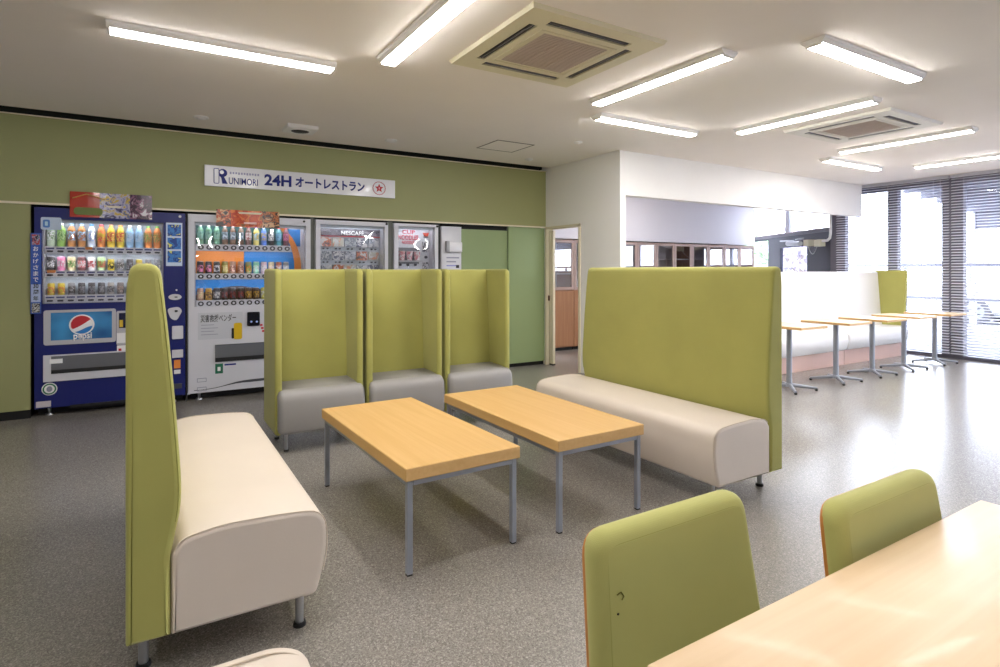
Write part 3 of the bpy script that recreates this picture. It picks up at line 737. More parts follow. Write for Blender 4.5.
def display_box(mc, hole, back, lamp=True):
    a, b, z0, z1 = hole
    m = MB(); m.box(a, b, .155, .16, z0, z1); obj('display_back', m, back, mc.t)
    fr = MB(); fr.box(a, a + .012, .04, .155, z0, z1); fr.box(b - .012, b, .04, .155, z0, z1); fr.box(a, b, .04, .155, z1 - .008, z1); fr.box(a, b, .04, .155, z0, z0 + .008)
    obj('display_frame', fr, M_mgr, mc.t)
    obj('valance', MB().box(a + .012, b - .012, .034, .04, z1 - .032, z1 - .001), M_disp, mc.t)
    obj('display_glass', MB().box(a, b, .012, .016, z0, z1), M_film, mc.t)
    if lamp: obj('display_lamp', MB().box(a + .04, b - .04, .045, .06, z1 - .02, z1 - .01), mat('lit display tube', (255, 255, 255), .5, emit=7.0), mc.t)
GR, PK, YE, LB, OR, RD, BK, GY, BR, WH = (104, 164, 74), (226, 130, 172), (222, 196, 60), (140, 184, 222), (222, 138, 70), (206, 64, 70), (38, 38, 44), (150, 150, 156), (112, 76, 56), (232, 232, 232)
DK = (70, 66, 70); TL = (72, 130, 120); CR = (222, 206, 160); MN = (136, 206, 176); GD = (206, 160, 56)

# --- blue machine
_x0, _x1 = W(33, 300)[0] + .004, W(185.5, 300)[0]
def wr(x0, px0, py0, px1, py1):
    a, z1 = W(px0, py0); _, z0 = W(px0, py1); b, _ = W(px1, py0); return a - x0, b - x0, z0, z1
hd = wr(_x0, 42, 218.5, 163.5, 304)
M1 = Machine(_x0, _x1, 'deep blue drinks vending machine at the end of the green wall', M_blue, [hd])
display_box(M1, hd, M_disp)
z_of = lambda px, py: W(px, py)[1]
rows1 = [(z_of(70, 246.5), z_of(70, 253.5)), (z_of(70, 270.5), z_of(70, 277)), (z_of(70, 295), z_of(70, 303))]
for a, b in rows1: rail(M1, hd[0] + .014, hd[1] - .014, b, a, 12, 'bar'); obj('shelf', MB().box(hd[0] + .012, hd[1] - .012, .07, .155, b + .004, a - .004), M_mgr, M1.t)
n = 12; sx = (hd[1] - hd[0] - .028) / n
for a, b in rows1[:2]: obj('display_lamp', MB().box(hd[0] + .04, hd[1] - .04, .056, .068, b + .001, b + .012), MATS['lit display tube'], M1.t)
def xs_at(mc, hole, k, n): return mc.x0 + hole[0] + .014 + (hole[1] - hole[0] - .028) / n * (k + .5)
R1 = [((196, 214, 190), WH, (112, 150, 96), WH, 'clear bottle with dark green label'), ((150, 196, 96), WH, GR, (200, 224, 160), 'bright green tea bottle')] + [((200, 140, 80), LB, LB, (180, 110, 60), 'amber tea bottle with blue label')] * 2 + [((206, 222, 240), (60, 130, 190), (120, 160, 220), WH, 'pale blue-white bottle with teal cap'), (OR, RD, RD, YE, 'red and yellow juice bottle')] + [(YE, OR, (240, 216, 80), RD, 'yellow juice bottle')] * 2 + [((150, 190, 224), WH, LB, (190, 214, 236), 'light blue sports drink bottle')] * 2 + [(OR, GR, (232, 150, 90), GR, 'orange bottle with green cap')] * 2
for k, d in enumerate(R1): drink('bottle', (xs_at(M1, hd, k, 12), WALLY + .10, rows1[0][0] - .002), *d[:4], d[4] + ' on the top shelf of the blue vending machine')
R2 = [('tallcan', BK, GY, BK, WH, 'black can with a white mark'), ('tallcan', PK, GY, PK, WH, 'pink can'), ('tallcan', CR, GY, CR, GR, 'cream yellow can'), ('tallcan', (110, 50, 56), GY, RD, WH, 'dark red and white can'), ('tallcan', WH, GY, WH, RD, 'white can with red print'), ('tallcan', (176, 206, 150), GY, GR, RD, 'green can with red fruit print'), ('can', YE, GY, YE, BK, 'yellow and black can'), ('can', GY, GY, (176, 172, 172), DK, 'silver grey can'), ('can', DK, GY, DK, GY, 'charcoal can'), ('can', YE, WH, (230, 176, 60), CR, 'golden yellow can'), ('can', GY, WH, (160, 158, 164), CR, 'silver and cream can'), ('can', (176, 180, 190), GY, (140, 144, 160), WH, 'blue grey can')]
for k, d in enumerate(R2): drink(d[0], (xs_at(M1, hd, k, 12), WALLY + .10, rows1[1][0] - .002), *d[1:5], d[5] + ' on the middle shelf of the blue vending machine')
R3 = [(YE, GY, YE, OR, 'yellow and orange can')] * 2 + [(GY, GY, (120, 116, 118), DK, 'dull grey can')] + [(DK, GY, (64, 62, 66), GY, 'dark can with grey curl')] * 3 + [((170, 164, 158), GY, GY, DK, 'pale grey spotted can'), ((120, 110, 108), GY, DK, (190, 170, 160), 'brown grey patterned can')] + [(BR, GY, BR, BK, 'brown coffee can')] * 4
for k, d in enumerate(R3): drink('can', (xs_at(M1, hd, k, 12), WALLY + .10, rows1[2][0] - .002), *d[:4], d[4] + ' on the bottom shelf of the blue vending machine')
# illuminated brand panel
r = M1.rect(43.7, 310.5, 116, 345.5); fr = M1.plate('brand_panel_frame', r, M_mgr, -.012, 0, None, .02)
r2 = (r[0] + .05, r[1] - .03, r[2] + .04, r[3] - .022)
def brand_blue():
    m = mat('blue gradient print', (40, 110, 180), .2, coat=.4); nt = m.node_tree; b = nt.nodes['Principled BSDF']
    tc = nt.nodes.new('ShaderNodeTexCoord'); nz = nt.nodes.new('ShaderNodeTexNoise'); nz.inputs['Scale'].default_value = 3.2
    rp = nt.nodes.new('ShaderNodeValToRGB'); rp.color_ramp.elements[0].position = .35; rp.color_ramp.elements[1].position = .7
    rp.color_ramp.elements[0].color = srgb((30, 66, 132)); rp.color_ramp.elements[1].color = srgb((70, 160, 220))
    nt.links.new(tc.outputs['Object'], nz.inputs[0]); nt.links.new(nz.outputs['Fac'], rp.inputs[0]); nt.links.new(rp.outputs[0], b.inputs['Base Color']); return m
bp_ = M1.plate('brand_picture', r2, brand_blue(), -.0145, -.011, fr)
cx, cz = M1.L(82, 324.5); R = .092
obj('emblem_disc', disc(MB(), cx, cz, R, R * .98, -.017, -.0145), M_inkw, fr)
def blob(f0, f1, n=20, k=.86):
    up = [(-1 + 2 * i / n) for i in range(n + 1)]
    pts = []
    for u in up: pts.append((u, max(-math.sqrt(max(0, 1 - u * u)), min(math.sqrt(max(0, 1 - u * u)), f1(u)))))
    for u in reversed(up): pts.append((u, max(-math.sqrt(max(0, 1 - u * u)), min(math.sqrt(max(0, 1 - u * u)), f0(u)))))
    a = math.radians(14); out = []
    for u, v_ in pts:
        out.append((cx + R * k * (u * math.cos(a) - v_ * math.sin(a)), cz + R * k * (u * math.sin(a) + v_ * math.cos(a))))
    q = [out[0]]
    for p in out[1:]:
        if (Vector(p) - Vector(q[-1])).length > 1e-4: q.append(p)
    return q
obj('emblem_red', MB().prism(blob(lambda u: -.25 + .42 * (u + 1) ** 1.5 * .55, lambda u: 2), 'y', -.019, -.017), M_inkr, fr)
obj('emblem_blue', MB().prism(blob(lambda u: -2, lambda u: -.5 + .12 * math.sin(2.2 * u)), 'y', -.019, -.017), M_sky, fr)
a, z1 = M1.L(73.5, 334); b, z0 = M1.L(92, 340)
text('lettering', 'pepsi', a, b, z0, z1 + .01, -.0145, M_inkw, fr, bold=.03)
# control block right of the brand panel
pr = M1.rect(116.5, 311, 160, 345); pc = M1.plate('control_panel', pr, M_mgr, -.010, 0, None, .015)
M1.plate('screen', M1.rect(119, 313, 128, 328), mat('dark card reader', (30, 32, 66), .2), -.014, -.009, pc); M1.plate('reader_light', M1.rect(119.5, 320, 123, 327), mat('yellow reader strip', (226, 190, 60), .4), -.016, -.013, pc)
M1.plate('notice', M1.rect(117, 333, 128, 343), M_inkw, -.013, -.009, pc); M1.plate('notice', M1.rect(117, 345.5, 128, 354), M_inkw, -.006, 0); M1.plate('red_mark', M1.rect(118.5, 348.5, 121.5, 352), M_inkr, -.009, -.005)
# delivery bay
r = M1.rect(43.5, 355.5, 160, 382); bay = M1.plate('delivery_frame', r, M_mwh, -.02, 0)
q = (r[0] + .055, r[1] - .05, r[2] + .07, r[3] - .01); M1.plate('flap', q, M_flap, -.024, -.018, bay); M1.plate('flap_slot', (q[0], q[1], q[2] - .002, q[2] + .03), M_inkb, -.026, -.02, bay)
M1.plate('flap_notice', M1.rect(50, 359, 63, 363.5), M_inkw, -.027, -.023, bay)
gx, gz = M1.L(49.5, 389); st = obj('eco_sticker', disc(MB(), gx, gz, .055, .055, -.003, 0), M_inkw, M1.t)
obj('green_ring', MB().tube([(gx + .042 * math.cos(k * PI / 12), -.004, gz + .042 * math.sin(k * PI / 12)) for k in range(24)], .006, 6, close=True), mat('green print', (38, 120, 84), .5), st)
obj('eco_mark', disc(MB(), gx, gz, .02, .024, -.006, -.003), M_inkg, st)
M1.plate('rating_sticker', M1.rect(36, 402, 51, 408), mat('pale rating print', (206, 198, 204), .5), -.003, 0)
vs = MB(); va = M1.rect(70, 405, 124, 408); vs.box(va[0], va[1] + .2, -.003, 0, va[2], va[3]); obj('vent_slit', vs, M_inkb, M1.t)
# right column
sp = M1.plate('instruction_plate', M1.rect(166, 222.5, 182.3, 266), mat('pale blue plate', (206, 222, 240), .4), -.004, 0)
for k in range(3):
    rr = M1.rect(167.5, 224.5 + k * 13.2, 181, 236 + k * 13.2); ip = M1.plate('instruction_picture', rr, patches('blue picture print', [(46, 104, 186), (60, 130, 206), (28, 70, 150), (220, 224, 120)], 14), -.0055, -.003, sp)
def lens(px, py, rx, rz, m, y=-.012): x, z = M1.L(px, py); return obj('coin_slot_plate', disc(MB(), x, z, rx, rz, y, 0), m, M1.t)
c1 = lens(175, 297, .055, .028, M_mwh); x, z = M1.L(176, 297); obj('coin_slot', MB().box(x - .012, x + .012, -.016, -.012, z - .005, z + .005), M_inkb, c1)
x, z = M1.L(174, 312); td = MB().prism(round_poly([(x - .06, z + .035), (x + .04, z + .05), (x + .07, z + .01), (x + .02, z - .085), (x - .03, z - .06)], .035, 5), 'y', -.014, 0); tp = obj('return_plate', td, M_mwh, M1.t)
obj('return_lever', MB().rbox(x + .005, x + .03, -.035, -.014, z, z + .02, .005), M_dgr, tp)
M1.plate('bill_slot', M1.rect(172, 326, 183, 339), M_mwh, -.03, 0, None, .008); M1.plate('change_label', M1.rect(172, 350, 183, 358), M_mwh, -.006, 0); M1.plate('orange_sticker', M1.rect(174, 360, 180.5, 368.5), M_org, -.004, 0); M1.plate('small_sticker', M1.rect(174, 370, 180.5, 374), M_inkw, -.004, 0); M1.plate('change_cup', M1.rect(172, 384, 182, 389), M_dgr, -.006, 0)
x, z = M1.L(176.5, 290); obj('indicator', disc(MB(), x, z, .008, .008, -.004, 0, 12), M_inkw, M1.t)
x, z = M1.L(180, 216.5); obj('lock', disc(MB(), x, z, .012, .012, -.006, 0, 12), M_steel, M1.t)
# payment sticker (its code square left off)
ps = M1.plate('payment_sticker', M1.rect(40.8, 217, 61.5, 229.5), mat('pale blue sticker', (196, 212, 234), .4), -.004, 0, None, .015)
rr = M1.rect(43, 219.5, 50, 227.5); M1.plate('blue_square', rr, mat('mid blue print', (86, 134, 206), .4), -.006, -.003, ps, .015); M1.plate('pale_square', (rr[0] + .014, rr[1] - .014, rr[2] + .016, rr[3] - .016), mat('ice blue print', (188, 220, 238), .4), -.0075, -.005, ps, .006)
for (px0, py0, px1, py1) in ((85, 246.8, 92, 249.5), (46.5, 270, 55, 272.8)): M1.plate('sale_tag', M1.rect(px0, py0, px1, py1), M_org, .026, .034)
# side sign hanging on the left edge
a, z1 = W(30.9, 233); b, z0 = W(41.5, 313.5)
sg = tag(obj('hanging_sign', MB().box(a, b, WALLY - .02, WALLY - .012, z0, z1), mat('blue sign print', (52, 88, 176), .35)), 'narrow vertical blue sign with Japanese characters on the blue machine edge', 'sign')
pm = mat('pale sign band', (176, 192, 226), .4)
obj('sign_picture', MB().box(a + .008, b - .008, WALLY - .022, WALLY - .019, z1 - .1, z1 - .012), patches('sign picture print', [(60, 66, 90), (180, 70, 70), (150, 160, 180), (40, 40, 60)], 26), sg)
obj('sign_picture', MB().box(a + .008, b - .008, WALLY - .022, WALLY - .019, z0 + .01, z0 + .09), patches('sign portrait print', [(176, 180, 176), (90, 90, 84), (200, 200, 200), (60, 60, 60)], 26), sg)
hh_ = (z1 - z0 - .25) / 9
chars = ['お', 'か', 'げ', 'さ', 'ま', 'で', '30', '周', '年']
obj('sign_band', MB().box(a + .004, b - .004, WALLY - .0215, WALLY - .019, z0 + .10, z0 + .10 + hh_ * 3.1), pm, sg)
for k, chx in enumerate(chars):
    zt = z1 - .115 - k * (hh_ + .004); lt = text('lettering', chx, a + .018, b - .018, zt - hh_ * .8, zt, WALLY - .022, M_inkb if k >= 6 else M_inkw, sg, bold=.015)

# --- posters leaning on top of the machines
def poster(px0, px1, pyt, pyb, pyt1, pyb1, mats, label):
    xa, za1 = W(px0, pyt); _, za0 = W(px0, pyb); xb, zb1 = W(px1, pyt1); _, zb0 = W(px1, pyb1)
    z0, z1 = (za0 + zb0) / 2, (za1 + zb1) / 2; t = None
    n = 12
    for i, (u0, u1, m) in enumerate(mats):
        mb = MB(); vs = []; K = max(2, int(n * (u1 - u0)) + 1)
        for k in range(K + 1):
            u = u0 + (u1 - u0) * k / K; x = xa + (xb - xa) * u; y = -.016 - .008 * math.sin(u * 9)
            vs += [(x, y - .012, z0), (x, y + .004, z1), (x, y - .010, z0), (x, y + .006, z1)]
        fs = []
        for k in range(K): o = 4 * k; fs += [(o, o + 4, o + 5, o + 1), (o + 2, o + 3, o + 7, o + 6), (o, o + 2, o + 6, o + 4), (o + 1, o + 5, o + 7, o + 3)]
        fs += [(0, 1, 3, 2), (4 * K, 4 * K + 2, 4 * K + 3, 4 * K + 1)]
        mb.add(vs, fs, False)
        if t is None: t = thing('poster', label, 'poster', (0, WALLY, 0))
        obj('printed_panel', mb, m, t)
    return t, xa, xb, z0, z1
P_red = mat('red poster print', (184, 52, 34), .25, coat=.5)
P1 = poster(70, 152, 192, 216.5, 195.5, 220.5, [(0, .35, P_red), (.35, .72, patches('poster print grey', [(70, 66, 104), (150, 150, 190), (190, 186, 206), (206, 178, 84), (110, 116, 150)], 16, .25)), (.72, 1, patches('poster print plum', [(92, 52, 78), (60, 38, 60), (140, 96, 122), (206, 200, 206)], 16, .25, 3.0))], 'red and purple glossy poster strip on top of the blue machine')
t, xa, xb, z0, z1 = P1
obj('green_plaque', MB().prism(round_poly([(xa + .03, z0 + .02), (xa + .24, z0 + .02), (xa + .24, z0 + .085), (xa + .03, z0 + .085)], .03, 4), 'y', -.045, -.037), mat('olive plaque print', (116, 128, 62), .4), t)
obj('gold_stroke', MB().tube([(xa + .02, -.034, z1 - .06), (xa + .12, -.036, z1 - .02), (xa + .26, -.037, z1 - .06)], .004, 6), mat('gold print', (214, 176, 90), .4), t)
P2 = poster(216, 279, 209, 226, 212.5, 229, [(0, .22, patches('poster print figures', [(60, 44, 40), (196, 84, 40), (222, 170, 130), (44, 36, 38)], 12, .3, 1.0)), (.22, .72, patches('poster print orange', [(206, 84, 34), (190, 60, 30), (222, 120, 60), (160, 110, 70)], 14, .3, 5.0)), (.72, 1, patches('poster print crowd', [(56, 40, 38), (190, 110, 60), (40, 32, 34), (216, 170, 130)], 16, .3, 8.0))], 'orange poster strip with dark figures on top of the white drinks machine')
t, xa, xb, z0, z1 = P2
obj('pale_lettering', MB().rbox(xa + (xb - xa) * .42, xa + (xb - xa) * .62, -.046, -.042, z0 + .03, z0 + .05, .001, 1), mat('pale pink print', (232, 190, 176), .4), t)

# --- white disaster-relief drinks machine
_x0, _x1 = W(188, 300)[0], W(311, 300)[0]
hd = wr(_x0, 194.5, 221.5, 306, 307)
M2 = Machine(_x0, _x1, 'white drinks vending machine with orange arc around its display', M_mwh, [hd])
display_box(M2, hd, M_mwh)
a, b, z0, z1 = hd; zr = [(z_of(210, 244), z_of(210, 250.5)), (z_of(210, 273.5), z_of(210, 279.5)), (z_of(210, 300.5), z_of(210, 307))]
xr = W(291.5, 250)[0] - _x0   # right end of the drink rows
bk = [('display_print', a + .015, xr, zr[0][0], z1 - .01, mat('teal print', (70, 128, 130), .5)), ('display_print', a + .015, a + .46, zr[1][0], zr[0][1], M_org), ('display_print', a + .46, xr + .1, zr[1][0], zr[0][1], M_sky), ('display_print', a + .015, xr + .1, zr[2][0], zr[1][1], M_sky), ('display_print', xr, xr + .12, zr[0][0], z1 - .03, M_sky)]
for nm, p0, p1, q0, q1, m in bk: obj(nm, MB().box(p0, p1, .150, .154, q0, q1), m, M2.t)
# brown arch behind the coffee row, orange arc at the right
ar = [(a + .02, zr[2][0])] + [(a + .02 + .74 * k / 14, zr[2][0] + .05 + .085 * math.sin(PI * k / 14)) for k in range(15)] + [(a + .76, zr[2][0])]
obj('brown_arch', MB().prism(ar, 'y', .145, .149), M_brn, M2.t)
arc = []; cxA = b - .52; czA = (z0 + z1) / 2 - .03
outer = [(cxA + .50 * math.cos(q), czA + .55 * math.sin(q)) for q in [math.radians(-40 + 5 * k) for k in range(20)]]
inner = [(cxA + .43 * math.cos(q), czA + .55 * math.sin(q)) for q in [math.radians(-40 + 5 * k) for k in range(20)]]
om = MB()
for k in range(19):
    zc = max(outer[k][1], outer[k + 1][1])
    if zc > z1 - .012: continue
    om.prism([inner[k], outer[k], outer[k + 1], inner[k + 1]], 'y', .140, .144)
obj('orange_arc', om, M_org, M2.t)
for (q0, q1) in zr: rail(M2, a + .02, xr, q1, q0, 12, 'ring', .035); obj('shelf', MB().box(a + .012, xr, .07, .145, q1 + .004, q0 - .004), M_mgr, M2.t)
for (q0, q1) in zr[:2]: obj('display_lamp', MB().box(a + .04, xr - .02, .056, .068, q1 + .001, q1 + .012), MATS['lit display tube'], M2.t)
def xs2(k): return M2.x0 + a + .02 + (xr - a - .02) / 12 * (k + .5)
Q1 = [((110, 160, 130), WH, TL, (150, 190, 170), 'teal green tea bottle')] * 3 + [((120, 92, 74), WH, (150, 168, 180), (90, 104, 120), 'brown tea bottle with grey blue label')] * 3 + [((110, 80, 72), (120, 60, 60), (150, 90, 90), WH, 'reddish brown bottle'), ((226, 214, 120), (90, 120, 200), LB, YE, 'yellow and blue bottle'), ((90, 130, 214), WH, (70, 110, 206), YE, 'royal blue bottle with yellow label'), (BK, BK, (60, 60, 76), WH, 'black bottle with white streak'), ((70, 140, 150), RD, (70, 130, 160), LB, 'teal bottle with red cap'), ((96, 50, 62), RD, (110, 56, 66), PK, 'dark cola bottle with red cap')]
for k, d in enumerate(Q1): drink('bottle', (xs2(k), WALLY + .10, zr[0][0] - .002), *d[:4], d[4] + ' on the top shelf of the white vending machine', s=.93)
Q2 = [(BK, GY, BK, PK, 'black and pink can')] * 2 + [(DK, GY, (60, 62, 70), WH, 'black and silver can'), ((150, 140, 70), GY, (170, 156, 70), CR, 'olive gold can')] + [((190, 150, 130), GY, (206, 170, 150), (150, 80, 70), 'beige and rose can')] * 2 + [((140, 150, 110), GY, GR, OR, 'mixed fruit can'), (MN, WH, MN, WH, 'mint green can'), ((214, 190, 206), GY, (206, 176, 200), WH, 'pale pink can'), (CR, GY, (214, 180, 120), WH, 'tan can'), ((176, 96, 70), GY, (170, 84, 60), WH, 'rust red can'), (GY, WH, (176, 190, 200), WH, 'silver can')]
for k, d in enumerate(Q2): drink('can', (xs2(k), WALLY + .10, zr[1][0] - .002), *d[:4], d[4] + ' on the middle shelf of the white vending machine', s=1.12)
Q3 = [((190, 150, 130), GY, (196, 140, 120), CR, 'rose beige coffee can'), (GD, GY, GD, BR, 'gold coffee can'), ((60, 62, 76), GY, (50, 54, 76), WH, 'navy black coffee can')] + [((50, 44, 44), GY, BK, (150, 60, 56), 'black coffee can with red stripe')] * 3 + [((80, 60, 50), GY, (70, 54, 46), GD, 'dark brown coffee can')] * 2 + [((196, 190, 80), GY, (200, 196, 90), WH, 'yellow green can')] + [((80, 60, 50), GY, (96, 70, 54), CR, 'chestnut coffee can')] * 3
for k, d in enumerate(Q3): drink('can', (xs2(k), WALLY + .10, zr[2][0] - .002), *d[:4], d[4] + ' on the bottom shelf of the white vending machine', s=1.12)
n2 = M2.plate('notice_board', M2.rect(198, 313, 242.5, 340), mat('pale grey notice', (200, 202, 210), .4), -.005, 0)
x_a, z_a = M2.L(200.5, 315); x_b, z_b = M2.L(236, 320.5)
text('lettering', '災害救援ベンダー', x_a, x_b, z_b - .005, z_a, -.005, M_inkb, n2, bold=.008)
rr = M2.rect(231.5, 321, 242, 339.5); M2.plate('yellow_patch', (rr[0] + .02, rr[1], rr[2], rr[3] - .02), mat('yellow print', (222, 184, 30), .4), -.008, -.004, n2, .02); M2.plate('dark_patch', (rr[0], rr[0] + .022, rr[2] + .01, rr[3] - .07), M_inkb, -.009, -.004, n2, .008)
for k in range(4): q = M2.rect(201, 325 + k * 3.2, 214 + (k % 2) * 4, 325.6 + k * 3.2); M2.plate('fine_print', q, M_inkg, -.0065, -.004, n2)
pc = M2.plate('payment_reader', M2.rect(247, 312, 259.5, 326), mat('black reader', (22, 24, 40), .15, coat=.4), -.02, 0, None, .012)
for px in (251, 256.5): x, z = M2.L(px, 321.5); obj('reader_light', disc(MB(), x, z, .010, .010, -.023, -.02, 12), mat('pale blue reader light', (190, 206, 255), .4), pc)
for k in range(3): M2.plate('small_mark', M2.rect(260 + k, 324 + k * 3, 262.5 + k, 326 + k * 3), M_inkr, -.003, 0)
r = M2.rect(215, 344.8, 295, 362); fl = M2.plate('flap', r, M_flap, -.012, 0); M2.plate('flap_slot', (r[0], r[1], r[2], r[2] + .04), M_inkb, -.014, -.01, fl); M2.plate('flap_edge', (r[0], r[1], r[3] - .008, r[3]), M_dgr, -.016, -.01, fl)
gs = M2.plate('green_sticker', M2.rect(215.2, 364, 223, 373.8), mat('green sticker print', (30, 110, 84), .4), -.003, 0); M2.plate('sticker_mark', M2.rect(217.5, 367, 220.5, 371), M_inkw, -.005, -.002, gs)
M2.plate('blue_print', M2.rect(224.5, 364, 236, 365.6), M_ink, -.003, 0)
for py in (378.5, 387.5): M2.plate('rating_sticker', M2.rect(197, py, 206.5, py + 4), M_inkg, -.002, 0); M2.plate('sticker_face', M2.rect(197.6, py + .6, 205.9, py + 3.4), M_mwh, -.003, -.0015)
x_a, z_a = M2.L(194, 397); x_b, _ = M2.L(300, 386)
pts = [(x_a + (x_b - x_a) * u, .105 + .06 * (1 / (1 + math.exp(-(u - .3) * 16)))) for u in [k / 16 for k in range(17)]]
for k in range(16): pass
vm = MB(); vm.prism(pts + [(p_[0], p_[1] - (.006 + .02 * min(1, max(0, (k / 16 - .25) * 4)))) for k, p_ in reversed(list(enumerate(pts)))], 'y', -.003, 0); obj('vent_curve', vm, M_dgr, M2.t)
x, z = M2.L(304, 221.5); obj('lock', disc(MB(), x, z, .012, .012, -.008, 0, 12), M_inkb, M2.t)

# --- hot drinks machine
_x0, _x1 = W(315.5, 300)[0], W(388.5, 300)[0]
hd = wr(_x0, 320.5, 224, 385, 285)
M3 = Machine(_x0, _x1, 'silver white hot coffee vending machine behind the winged chairs', M_mwh, [hd])
a, b, z0, z1 = hd; display_box(M3, hd, M_disp, True)
hdr = obj('header', MB().box(a + .012, b - .012, .13, .15, z1 - .115, z1 - .034), patches('dark header print', [(56, 54, 64), (92, 88, 98), (130, 126, 134)], 5, .4, 0, (1, 1, 5)), M3.t)
obj('header_line', MB().box(a + .012, b - .012, .128, .13, z1 - .122, z1 - .115), M_inkr, hdr)
x_a, _ = M3.L(344.5, 226); x_b, _ = M3.L(367.5, 230); text('lettering', 'NESCAFÉ', x_a, x_b, z1 - .102, z1 - .045, .128, M_inkw, hdr, bold=.02)
cols = [[(110, 100, 106), (200, 120, 90)], [(214, 150, 120), (190, 190, 180)], [(170, 178, 184), (120, 128, 140)], [(214, 214, 216), (90, 96, 120)], [(112, 120, 132), (180, 184, 196)]]
cw = (b - a - .04) / 5
for rI in range(4):
    for k in range(5):
        zt = z1 - .135 - rI * .15; xa_ = a + .02 + k * cw
        cc = cols[(k + rI * 2) % 5] if rI else cols[k]
        cd = obj('menu_card', MB().box(xa_ + .006, xa_ + cw - .006, .135, .15, zt - .10, zt), patches('menu print %d %d' % (rI, k), [cc[0], cc[1], (206, 208, 212)], 16, .4, rI * 3 + k), M3.t)
        for q in (-1, 1): obj('button', disc(MB(), xa_ + cw / 2 + q * .022, zt - .122, .010, .008, .127, .15, 10), M_btn, M3.t)
x, z = M3.L(386.5, 224); obj('lock', disc(MB(), x, z, .014, .014, -.008, 0, 12), M_inkb, M3.t)
r = M3.rect(330, 310, 375, 335); M3.plate('cup_door', r, M_flap, -.01, 0)

# --- cup noodle machine
_x0, _x1 = W(394, 300)[0], W(438.5, 300)[0]
hd = wr(_x0, 398.5, 226, 435, 285)
M4 = Machine(_x0, _x1, 'narrow white instant noodle vending machine with red lettering', M_mwh, [hd])
a, b, z0, z1 = hd; display_box(M4, hd, mat('pale grey display', (204, 208, 216), .5), True)
for i_, (tx, px0, px1, py0, py1) in enumerate((('CUP', 407, 420, 229, 233), ('NOODLES', 403, 423.5, 234, 239), ('NOODLE', 407, 419, 240, 243.5))):
    x_a, zt = M4.L(px0, py0); x_b, _ = M4.L(px1, py1); _, zb = M4.L(px0, py1)
    text('lettering', tx, x_a, x_b, zb, zt, .150, M_inkp, M4.t, bold=.02)
x, z = M4.L(431, 234); obj('red_bowl_mark', MB().prism([(x - .04, z + .02), (x + .04, z + .02), (x + .022, z - .02), (x - .022, z - .02)], 'y', .145, .153), mat('vermilion print', (222, 84, 60), .4), M4.t); obj('mark_line', MB().box(x - .03, x + .03, .147, .153, z - .034, z - .026), M_inkb, M4.t)
tr = M4.rect(401, 247, 424, 262); sh_ = M4.plate('sample_shelf', (tr[0], tr[1], tr[2] - .02, tr[3]), mat('dark sample recess', (120, 122, 130), .5), .148, .153)
for k in range(3):
    xk = tr[0] + (tr[1] - tr[0]) * (k + .5) / 3
    cup = tag(obj('noodle_cup', MB().lathe([(.028, 0), (.04, .1), (.042, .105)], n=18), patches('noodle cup print %d' % k, [(230, 228, 230), (226, 150, 160), (240, 240, 240)], 22, .4, k), None, (M4.x0 + xk, WALLY + .095, tr[2] + .022)), 'white and pink instant noodle cup displayed in the narrow machine', 'cup', 'noodle cups on display')
    obj('paper_lid', MB().lathe([(.043, .105), (.043, .109)], n=18), M_inkw, cup)
    obj('button', disc(MB(), xk, tr[2] - .03, .018, .016, .14, .153, 12), M_btn, M4.t)
    obj('shelf', MB().box(xk - .05, xk + .05, .05, .148, tr[2] + .006, tr[2] + .02), M_mgr, M4.t)
for (px0, py0, px1, py1) in ((427.5, 241.5, 434, 252), (427.5, 262, 434, 272)): M4.plate('side_picture', M4.rect(px0, py0, px1, py1), patches('side picture print %d' % py0, [(120, 124, 136), (200, 200, 210), (90, 94, 106)], 20, .4, py0), .146, .153)
x, z = M4.L(431, 257); obj('button', disc(MB(), x, z, .02, .018, .14, .153, 12), M_btn, M4.t)
x, z = M4.L(437, 226.5); obj('lock', disc(MB(), x, z, .014, .014, -.008, 0, 12), M_inkb, M4.t)
# --- slim change machine
_x0, _x1 = W(441.5, 300)[0], W(461.5, 300)[0]
t = thing('change_machine', 'slim white change machine beside the pale green sliding doors', 'change machine', (_x0, WALLY, 0))
obj('cabinet_body', MB().rbox(0, _x1 - _x0, .0, .5, .0, 1.80, .006, 2), M_mwh, t)
def lr(px0, py0, px1, py1): return wr(_x0, px0, py0, px1, py1)
q = lr(445.5, 242, 460.5, 252); cb = obj('paper_tray', MB().rbox(q[0], q[1], -.05, 0, q[2], q[3], .006), M_plas, t); obj('tray_side', MB().box(q[0] - .005, q[0] + .03, -.052, 0, q[2], q[3] + .01), mat('grey tray side', (168, 168, 176), .4), cb)
for k, (px1, m) in enumerate(((459, M_inkg), (456, M_inkg), (459, mat('lilac print', (150, 150, 206), .5)))): q = lr(446.5, 257 + k * 4, px1, 258.3 + k * 4); obj('fine_print', MB().box(q[0], q[1], -.002, 0, q[2], q[3]), m, t)
q = lr(456, 265, 459, 268); obj('coin_slot', MB().box(q[0], q[1], -.004, 0, q[2], q[3]), M_inkb, t)
# dark filler posts between machines
for i, (pa, pb) in enumerate(((186, 187.6), (311.3, 315.2), (388.8, 393.7), (438.8, 441.2))):
    struct('trim_%d' % (i + 2), MB().box(W(pa, 300)[0], W(pb, 300)[0], WALLY + .03, WALLY + .06, 0.0, 1.83), mat('dark grey filler', (46, 46, 48), .6) if i in (0, 3) else mat('grey green filler', (104, 106, 100), .6), 'dark filler strip between vending machines')

